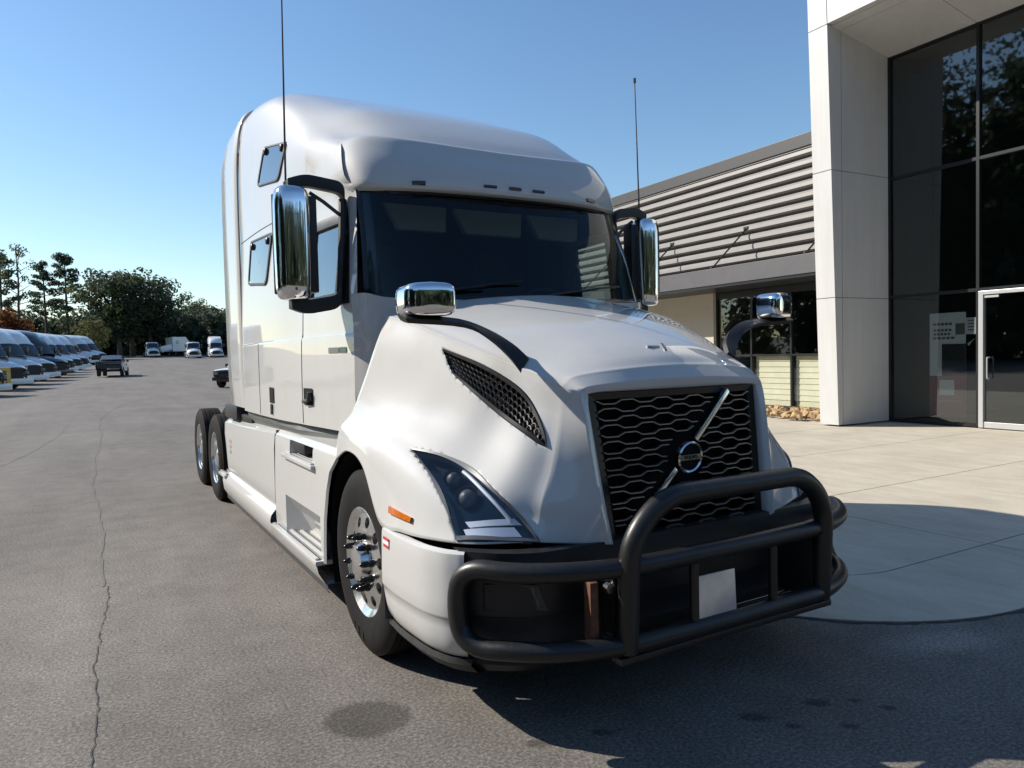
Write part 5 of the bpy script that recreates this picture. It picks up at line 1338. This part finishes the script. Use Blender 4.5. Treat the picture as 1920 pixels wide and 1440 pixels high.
def half_loft(secs):
    """secs: (y, [(x,z)...]) half sections on x<=0, from sill to centre"""
    rows = [[(x, y, z) for x, z in s] for y, s in secs]
    return [list(r)+[(-p[0], p[1], p[2]) for p in reversed(r[:-1])] for r in rows]
def far_wheel(parent, x, y, r=.5, w=.28, out=-1):
    t = MB(); t.lathe([(r*.58, -w/2), (r*.9, -w/2), (r, -w*.36), (r, w*.36), (r*.9, w/2), (r*.58, w/2)], origin=(x, y, r), seg=20); wo = t.build('wheel', 'bg_tyre', parent)
    t = MB(); t.lathe([(r*.6, out*w*.45), (r*.52, out*w*.30), (r*.25, out*w*.34), (.001, out*w*.42)], origin=(x, y, r), seg=16); t.build('rim', 'bg_rim', wo)
def make_far_truck(sleeper=True):
    """forward = -Y"""
    t = empty('parked_truck')
    hood = [(-1.30, [(-.80, .62), (-.82, .9), (-.74, 1.22), (-.4, 1.30), (0, 1.32)]), (-1.1, [(-1.08, .58), (-1.06, .95), (-.86, 1.34), (-.45, 1.47), (0, 1.5)]),
            (-.4, [(-1.18, .9), (-1.15, 1.1), (-.95, 1.5), (-.5, 1.68), (0, 1.71)]), (.25, [(-1.2, .95), (-1.16, 1.2), (-1.02, 1.65), (-.6, 1.84), (0, 1.88)])]
    MB().grid(half_loft(hood)).build('hood', 'bg_white', t, smooth=50)
    MB().grid([[(-.55, -1.315, .62), (.55, -1.315, .62)], [(-.5, -1.335, 1.22), (.5, -1.335, 1.22)]]).build('grille', 'bg_tyre', t)
    b = MB(); b.box((0, -1.3, .48), (2.3, .35, .34)); b.build('bumper', 'bg_white', t, bevel=.05)
    for s in (-1, 1):
        b = MB(); b.box((s*.88, -1.17, .92), (.3, .22, .28), rz=s*R_(-25)); b.build('headlight', 'bg_glass', t, bevel=.05)
    z1 = 1.15
    cab = [(.22, [(-1.1, z1), (-1.1, 1.7), (-1.06, 1.9), (-.9, 1.95), (0, 1.95)]), (.75, [(-1.12, z1), (-1.12, 1.8), (-1.02, 2.75), (-.85, 2.85), (0, 2.9)])]
    if sleeper:
        cab += [(1.2, [(-1.17, z1), (-1.17, 1.9), (-1.12, 2.95), (-.9, 3.35), (0, 3.42)]), (1.9, [(-1.2, z1), (-1.2, 1.9), (-1.19, 3.2), (-1.0, 3.72), (0, 3.8)]), (2.6, [(-1.22, z1), (-1.22, 1.9), (-1.21, 3.4), (-1.02, 3.9), (0, 3.95)]), (3.7, [(-1.22, z1), (-1.22, 1.9), (-1.21, 3.45), (-1.02, 3.95), (0, 4.0)])]
        yb = 3.7
    else:
        cab += [(1.0, [(-1.14, z1), (-1.14, 1.8), (-1.05, 2.8), (-.88, 2.93), (0, 2.97)]), (1.75, [(-1.14, z1), (-1.14, 1.8), (-1.06, 2.8), (-.88, 2.93), (0, 2.95)])]
        yb = 1.75
    g = half_loft(cab); MB().grid(g).build('cab', 'bg_white', t, smooth=50)
    e = g[-1]; MB().add([tuple(p) for p in e], [tuple(range(len(e)))]).build('rear_wall', 'bg_white', t, smooth=0)
    MB().grid([[(-.98, .20, 1.98), (-.5, .12, 1.97), (0, .10, 1.97), (.5, .12, 1.97), (.98, .20, 1.98)], [(-.95, .66, 2.70), (-.5, .58, 2.76), (0, .55, 2.78), (.5, .58, 2.76), (.95, .66, 2.70)]]).build('windshield', 'bg_glass', t)
    for s in (-1, 1):
        MB().grid([[(s*1.135, .55, 1.92), (s*1.17, 1.35, 1.92)], [(s*1.065, .85, 2.62), (s*1.13, 1.35, 2.62)]]).build('side_window', 'bg_glass', t)
        b = MB(); b.box((s*1.38, .45, 2.25), (.18, .14, .62)); b.tube([(s*1.1, .5, 2.5), (s*1.36, .46, 2.5)], .03, 6); b.tube([(s*1.1, .5, 2.0), (s*1.36, .46, 2.0)], .03, 6); b.build('side_mirror', 'bg_dark', t, bevel=.03)
        b = MB(); b.box((s*1.12, (.75+yb)/2+.3, .68), (.2, yb-.1, .85)); b.build('side_skirt', 'bg_white', t, bevel=.04)
        if sleeper:
            MB().grid([[(s*1.222, 2.0, 2.2), (s*1.225, 2.6, 2.2)], [(s*1.21, 1.95, 2.6), (s*1.222, 2.55, 2.62)]]).build('sleeper_window', 'bg_glass', t)
        far_wheel(t, s*1.05, 0, out=s); far_wheel(t, s*1.02, yb+1.5, w=.5, out=s); far_wheel(t, s*1.02, yb+2.8, w=.5, out=s)
    b = MB(); b.bbox((-.45, -.9, .45), (.45, yb+3.4, .98)); b.box((0, yb+2.1, 1.05), (.9, .9, .12)); b.build('frame', 'bg_dark', t)
    return t
def recolour(root, mats):
    for ch in [x for x in bpy.data.objects if x.parent == root]:
        if ch.name.split('.')[0] in mats and ch.material_slots:
            ch.material_slots[0].link = 'OBJECT'; ch.material_slots[0].material = MATS[mats[ch.name.split('.')[0]]]
far0 = make_far_truck(True); day0 = make_far_truck(False); used = {'s': False, 'd': False}
def put(proto, key, x, y, rz, label, group, mats=None):
    if not used[key]: t = proto; used[key] = True
    else: t = copy_tree(proto)
    t.location = (x, y, tz(y)); t.rotation_euler = (math.atan(.0205 if y < 95 else .03)*math.cos(rz), 0, rz); t.scale = (1.07, 1.07, 1.07) if y < 130 else (1, 1, 1); tag(t, label, 'truck', group)
    if mats: recolour(t, mats)
    return t
ALL_W = {}
blue = {'hood': 'bg_blue', 'cab': 'bg_blue', 'bumper': 'bg_blue', 'side_skirt': 'bg_blue', 'rear_wall': 'bg_blue'}
dark = {'hood': 'bg_dark', 'cab': 'bg_dark', 'bumper': 'bg_dark', 'side_skirt': 'bg_dark', 'rear_wall': 'bg_dark'}
rowg = 'sleeper trucks parked along the left side of the lot'
ROW = [(-8.2, 46.0, 'white', 'white sleeper truck cut off by the left picture edge, behind the yellow cabinet'),
       (-7.55, 53.0, 'white', 'white sleeper truck second from the left edge in the parked row'),
       (-6.95, 59.5, 'white', 'white sleeper truck third from the left edge in the parked row'),
       (-6.4, 66.0, 'white', 'white sleeper truck just left of the dark one in the parked row'),
       (-5.6, 72.5, 'dark', 'dark sleeper truck in the middle of the row of white trucks'),
       (-5.3, 79.5, 'white', 'white sleeper truck just right of the dark one in the parked row'),
       (-4.7, 87.5, 'white', 'white sleeper truck second to the right of the dark one in the row'),
       (-4.1, 96.0, 'white', 'white sleeper truck directly behind the pickup in the parked row'),
       (-2.6, 115.0, 'white', 'white sleeper truck last but one, peeking out right of the pickup'),
       (-1.6, 126.0, 'white', 'farthest white sleeper truck at the right end of the row')]
for x, y, c, lab in ROW:
    put(far0, 's', x, y, R_(50), lab, rowg, dark if c == 'dark' else None)
put(day0, 'd', 8.67, 157.0, R_(2), 'white short-cab truck far down the lot, left of the white trailer', 'trucks at the far end of the lot')
put(day0, 'd', 14.3, 141.0, R_(-2), 'white short-cab truck with black grille far down the lot, right of the white trailer', 'trucks at the far end of the lot')
put(far0, 's', 18.6, 144.0, R_(-3), 'tall white sleeper truck far down the lot beside the foreground truck', 'trucks at the far end of the lot')
# far white tanker-like trailer
t = empty('parked_trailer', (13.6, 165, tz(165)), R_(8), label='white trailer with a low nose parked between two far trucks', cat='trailer')
b = MB(); b.prism([(-1.3, .9), (-1.3, 3.9), (1.3, 3.9), (2.2, 2.6), (2.6, .9)], lambda x, z: (x, -3, z), lambda x, z: (x, 3, z)); b.build('box_body', 'bg_white', t, smooth=0, bevel=.08)
b = MB(); b.box((-2.4, -2.0, 1.6), (2.2, 1.6, 1.2), ry=R_(-14)); b.build('drawbar_cover', 'bg_white', t, bevel=.1)
b = MB(); b.box((-.4, -3.03, 2.8), (.5, .06, .8)); b.build('side_door', 'bg_silver', t)
for x in (-.6, .9): far_wheel(t, x, -2.6, r=.45)
for x in (-.6, .9): far_wheel(t, x, 2.6, r=.45)

# pickups
def make_pickup(col):
    p = empty('pickup_truck')
    body = [(-2.75, [(-.85, .62), (-.92, .85), (-.86, 1.08), (-.4, 1.13), (0, 1.14)]), (-2.5, [(-.98, .5), (-1.0, .85), (-.95, 1.14), (-.5, 1.2), (0, 1.22)]), (-1.2, [(-1.0, .48), (-1.02, .85), (-.98, 1.2), (-.6, 1.28), (0, 1.3)]), (.95, [(-1.0, .48), (-1.02, .85), (-.98, 1.2), (-.85, 1.24), (0, 1.24)])]
    MB().grid(half_loft(body)).build('body', col, p, smooth=50)
    bed = [(.95, [(-1.0, .5), (-1.02, .85), (-1.0, 1.28), (-.9, 1.28), (-.88, .9), (0, .9)]), (2.85, [(-1.0, .55), (-1.02, .85), (-1.0, 1.28), (-.9, 1.28), (-.88, .9), (0, .9)])]
    MB().grid(half_loft(bed)).build('bed', col, p, smooth=40)
    b = MB(); b.box((0, 2.87, .95), (1.9, .06, .62)); b.build('tailgate', col, p, bevel=.02)
    cabs = [(-1.15, [(-.92, 1.24), (-.9, 1.28), (0, 1.3)]), (-.45, [(-.92, 1.22), (-.76, 1.80), (0, 1.86)]), (.65, [(-.92, 1.22), (-.76, 1.84), (0, 1.88)]), (.95, [(-.92, 1.22), (-.80, 1.5), (0, 1.5)])]
    MB().grid(half_loft(cabs)).build('cab', col, p, smooth=40)
    MB().grid([[(-.82, -1.10, 1.34), (.82, -1.10, 1.34)], [(-.70, -.52, 1.78), (.70, -.52, 1.80)]]).build('windshield', 'bg_glass', p)
    for s in (-1, 1):
        MB().grid([[(s*.915, -.85, 1.30), (s*.915, .8, 1.30)], [(s*.80, -.42, 1.74), (s*.80, .6, 1.76)]]).build('side_window', 'bg_glass', p)
        far_wheel(p, s*.9, -1.85, r=.42, w=.27, out=s); far_wheel(p, s*.9, 1.85, r=.42, w=.27, out=s)
        b = MB(); b.box((s*.78, -2.70, .95), (.3, .12, .18)); b.build('headlight', 'bg_rim', p, bevel=.02)
        b = MB(); b.box((s*1.1, -.75, 1.38), (.2, .1, .2)); b.build('side_mirror', 'bg_dark', p, bevel=.02)
    b = MB(); b.box((0, -2.76, .88), (1.15, .06, .34)); b.build('grille', 'bg_dark', p); b = MB(); b.box((0, -2.72, .58), (1.95, .2, .22)); b.build('bumper', 'bg_dark', p, bevel=.03)
    b = MB(); b.bbox((-.8, -2.5, .38), (.8, 2.7, .6)); b.build('frame', 'bg_dark', p)
    return p
p1 = make_pickup('bg_silver'); yy = 71.0; p1.location = (-.55, yy, tz(yy)); p1.rotation_euler = (.02, 0, R_(172)); tag(p1, 'silver pickup parked in front of the truck row, dark tailgate towards us', 'pickup')
p2 = copy_tree(p1); yy = 46.0; p2.location = (6.6, yy, tz(yy)); p2.rotation_euler = (.01, 0, R_(-38)); tag(p2, 'white pickup nose half hidden behind the foreground truck', 'pickup')
recolour(p2, {k: 'bg_white' for k in ('body', 'bed', 'tailgate', 'cab')}); recolour(p1, {'tailgate': 'bg_dark'})
# yellow cabinet at the left edge
yc = empty('yellow_cabinet', (-7.0, 50.0, tz(50)), R_(20), label='yellow cabinet with black and red panels at the left picture edge', cat='cabinet')
b = MB(); b.bbox((-.36, -.3, .06), (.36, .3, 1.45)); b.build('housing', 'yellow_paint', yc, bevel=.03)
b = MB(); b.bbox((-.36, -.31, 0), (.36, .31, .06)); b.build('plinth', 'bg_dark', yc)
b = MB(); b.box((0, -.305, 1.05), (.26, .02, .40)); b.build('window_panel', 'bg_dark', yc)
b = MB(); b.box((0, -.305, .36), (.28, .02, .44)); b.build('lower_panel', 'red_panel', yc)

# ------------------------------------------------------------------ trees
def leaf_mat(name, c1, c2, trans=0.55):
    m, n, l, b = new_mat(name)
    oi = n.new('ShaderNodeObjectInfo'); t = noise(n, l, 0.35, 4, 0.6)
    r = ramp(n, l, t.outputs[0], [(0.35, c1), (0.7, c2)])
    l.new(r.outputs[0], b.inputs['Base Color']); b.inputs['Roughness'].default_value = 0.65; b.inputs['Specular IOR Level'].default_value = 0.25
    tr = n.new('ShaderNodeBsdfTranslucent'); l.new(r.outputs[0], tr.inputs[0])
    mx = n.new('ShaderNodeMixShader'); mx.inputs[0].default_value = trans
    l.new(b.outputs[0], mx.inputs[1]); l.new(tr.outputs[0], mx.inputs[2]); l.new(mx.outputs[0], n['Material Output'].inputs[0])
leaf_mat('pine_leaf', (0.048, 0.068, 0.046), (0.090, 0.115, 0.066)); leaf_mat('oak_leaf', (0.055, 0.075, 0.034), (0.11, 0.13, 0.055))
leaf_mat('rust_leaf', (0.13, 0.045, 0.018), (0.22, 0.10, 0.03)); leaf_mat('olive_leaf', (0.075, 0.085, 0.03), (0.14, 0.14, 0.05))
plain('bark', (0.075, 0.055, 0.042), 0.9, var=0.35, vscale=3)
def leaf_cloud(mb, c, rad, n, size, rnd, flat=1.0):
    for _ in range(n):
        d = Vector((rnd.gauss(0, 1), rnd.gauss(0, 1), rnd.gauss(0, 1))).normalized()*rad*rnd.uniform(.35, 1.0)**.6
        d.z *= flat; p = c+d
        nrm = (d.normalized()+Vector((rnd.uniform(-1, 1), rnd.uniform(-1, 1), rnd.uniform(-.2, 1)))).normalized()
        u = nrm.orthogonal().normalized(); u = Matrix.Rotation(rnd.uniform(0, 6.28), 3, nrm) @ u; w = nrm.cross(u)
        s = size*rnd.uniform(.6, 1.3)
        mb.add([p-u*s*.5, p+w*s*.32, p+u*s*.5, p-w*s*.32], [(0, 1, 2, 3)])
def tree_meshes(kind, seed):
    rnd = random.Random(seed); tk = MB(); cw_ = MB()
    if kind == 'pine':
        H = 22.0; bend = rnd.uniform(-.6, .6)
        tk.tube([(0, 0, 0), (bend*.2, 0, H*.35), (bend*.6, .1, H*.7), (bend, .1, H*.97)], .3, 8, rr=[.34, .26, .18, .05])
        n_br = 26
        for k in range(n_br):
            t = .45+.53*k/n_br; z = H*t; a = k*2.4+rnd.uniform(-.5, .5); L = (1-t)*5.5+1.2; L *= rnd.uniform(.6, 1.15)
            if rnd.random() < .12: continue
            b0 = Vector((bend*t, .1, z)); e = b0+Vector((math.cos(a)*L, math.sin(a)*L, rnd.uniform(.2, 1.1)))
            tk.tube([b0, b0.lerp(e, .5)+Vector((0, 0, -.15)), e], .05, 4, rr=[.08, .05, .02])
            for q in range(3):
                leaf_cloud(cw_, b0.lerp(e, .5+.25*q), .95+.25*(1-t), 46, .5, rnd, .55)
        leaf_cloud(cw_, Vector((bend, .1, H*.97)), 1.2, 90, .45, rnd, .9)
    elif kind == 'thin':
        H = 20.0
        tk.tube([(0, 0, 0), (.3, 0, H*.4), (.1, .1, H*.75), (.4, .1, H)], .25, 8, rr=[.30, .22, .14, .04])
        for k in range(30):
            t = .3+.68*k/30; z = H*t; a = k*2.4+rnd.uniform(-.6, .6); L = rnd.uniform(1.5, 4.2)*(1.15-t*.6)
            b0 = Vector((.2, .05, z)); e = b0+Vector((math.cos(a)*L, math.sin(a)*L, rnd.uniform(.6, 2.2)))
            tk.tube([b0, b0.lerp(e, .5), e], .05, 4, rr=[.09, .05, .015])
            if rnd.random() < .75: leaf_cloud(cw_, e, rnd.uniform(.7, 1.3), 45, .42, rnd, .8)
    else:
        dn = .45 if kind == 'airy' else 1.0
        H = 6.0 if kind == 'small' else 14.0; s = H/14
        tk.tube([(0, 0, 0), (.1*s, 0, H*.25), (.3*s, .2*s, H*.6), (.2*s, .1*s, H*.9)], .3, 8, rr=[.42*s, .33*s, .2*s, .05*s])
        for k in range(22):
            t = .22+.72*k/22; z = H*t; a = k*2.4+rnd.uniform(-.5, .5); L = 5.2*s*math.sin(math.pi*min(1, (t-.12)/.92))**.7*rnd.uniform(.55, 1.1)
            b0 = Vector((.2*s, .1*s, z*.85)); e = b0+Vector((math.cos(a)*L, math.sin(a)*L, rnd.uniform(.4, 2.0)*s))
            tk.tube([b0, b0.lerp(e, .5), e], .05, 4, rr=[.12*s, .07*s, .02*s])
            leaf_cloud(cw_, e, 1.75*s*(.8 if dn < 1 else 1), int(110*dn), .55*s**.5, rnd, .8); leaf_cloud(cw_, b0.lerp(e, .55), 1.5*s*(.6 if dn < 1 else 1), int(60*dn), .55*s**.5, rnd, .8)
    return tk, cw_
TREE = {}
def get_tree(kind, seed, leaf):
    key = (kind, seed, leaf)
    if key not in TREE:
        tk, cw_ = tree_meshes(kind, seed); r = empty('tree_source')
        a = tk.build('trunk', 'bark', r); b = cw_.build('crown', leaf, r, smooth=0, weld='open'); TREE[key] = (a.data, b.data)
        for o in (a, b, r): bpy.data.objects.remove(o, do_unlink=True)
    return TREE[key]
def plant(name, kind, seed, leaf, x, y, s, rz, label, group=None, cat='tree', sz=None):
    a, b = get_tree(kind, seed, leaf); r = empty(name, (x, y, tz(y)-.1), rz, label=label, cat=cat, group=group); r.scale = (s, s, sz or s)
    for nm, me in (('trunk', a), ('crown', b)):
        o = bpy.data.objects.new(nm, me); COL.objects.link(o); o.parent = r
    return r
def wpos(px, depth):     # ground spot seen at picture column px, given in the photograph's pixels
    k = (px-960)/1369.3; p = CAM_LOC+(CF+CR*k)*depth
    return p.x, p.y
tg = 'trees behind the far end of the lot'
TL = [('pine_tree', 'pine', 1, 'pine_leaf', 8, 150, 1.0, 'tall pine at the far left edge of the tree line'),
      ('dead_tree', 'thin', 2, 'oak_leaf', 45, 148, 1.08, 'thin sparse tree with bare trunk near the left edge of the tree line'),
      ('pine_tree', 'pine', 3, 'pine_leaf', 92, 158, .92, 'slim pine standing alone left of the pair of tall pines'),
      ('pine_tree', 'pine', 4, 'pine_leaf', 132, 160, 1.02, 'tall pine second from the gap with bright sky showing through'),
      ('broad_tree', 'airy', 5, 'oak_leaf', 190, 150, 1.28, 'broad tree with holes of sky in the middle of the tree line'),
      ('broad_tree', 'oak', 6, 'pine_leaf', 228, 152, 1.38, 'tallest dark broad tree in the middle of the tree line'),
      ('broad_tree', 'oak', 12, 'oak_leaf', 252, 156, 1.42, 'broad tree with paler top rising out of the dark middle trees'),
      ('broad_tree', 'oak', 8, 'pine_leaf', 285, 158, 1.30, 'dark rounded tree right of the tallest one above the far trucks'),
      ('broad_tree', 'airy', 9, 'pine_leaf', 330, 165, 1.15, 'dark tree sloping down towards the gap in the tree line'),
      ('broad_tree', 'oak', 5, 'oak_leaf', 372, 185, 1.05, 'lighter round tree left of the foreground truck edge'),
      ('broad_tree', 'oak', 6, 'oak_leaf', 405, 188, .92, 'small round tree closest to the foreground truck edge'),
      ('broad_tree', 'oak', 8, 'olive_leaf', 180, 130, .55, 'young olive green tree behind the end of the truck row')]
for nm, kind, seed, leaf, px, dep, s, lab in TL:
    x, y = wpos(px, dep); plant(nm, kind, seed, leaf, x, y, s, seed*1.3+px, lab, tg)
x, y = wpos(14, 96); plant('rust_tree', 'small', 11, 'rust_leaf', x, y, 1.35, 1.0, 'rust orange autumn tree behind the left end of the truck row')
# woodland mass that closes the view and is mirrored in the glass
def woodland(spots, seed, leaf, lab, nl=60, ls=.9):
    rnd = random.Random(seed); mb = MB()
    for x, y, h, w in spots:
        z0 = tz(y)
        for k in range(11):
            leaf_cloud(mb, Vector((x+rnd.uniform(-w, w)*.7, y+rnd.uniform(-w, w)*.7, z0+h*rnd.uniform(.0, .92))), w*rnd.uniform(.45, .8), nl, ls, rnd, 1.0)
            leaf_cloud(mb, Vector((x+rnd.uniform(-w, w)*.6, y+rnd.uniform(-w, w)*.6, z0+h*rnd.uniform(.0, .80))), w*.45, 14, 2.2, rnd, 1.0)
    o = mb.build('woodland', leaf, None, smooth=0, weld='open'); tag(o, lab, 'woodland', kind='stuff')
rnd = random.Random(21)
sp = []
for px in list(range(-60, 480, 14))+list(range(480, 1500, 26)):
    for dep in (170, 200):
        x, y = wpos(px+rnd.uniform(-6, 6), dep+rnd.uniform(-8, 8)); sp.append((x, y, rnd.uniform(7.5, 10.5), 4.0))
woodland(sp, 1, 'pine_leaf', 'dark continuous wood behind the far end of the lot')
sp = []
for k in range(110):
    y = rnd.uniform(-50, 72); sp.append((-52+rnd.uniform(-14, 8), y, rnd.uniform(24, 38), 6.0))
woodland(sp, 2, 'pine_leaf', 'dark wood along the left side of the lot, outside the picture', 110, .6)
sp = []
for k in range(70):
    a = rnd.uniform(R_(195), R_(330)); rr_ = rnd.uniform(48, 62); sp.append((rr_*math.cos(a), -4+rr_*math.sin(a), rnd.uniform(13, 20), 6.0))
woodland(sp, 3, 'pine_leaf', 'dark wood behind the photographer, outside the picture', 70, .8)
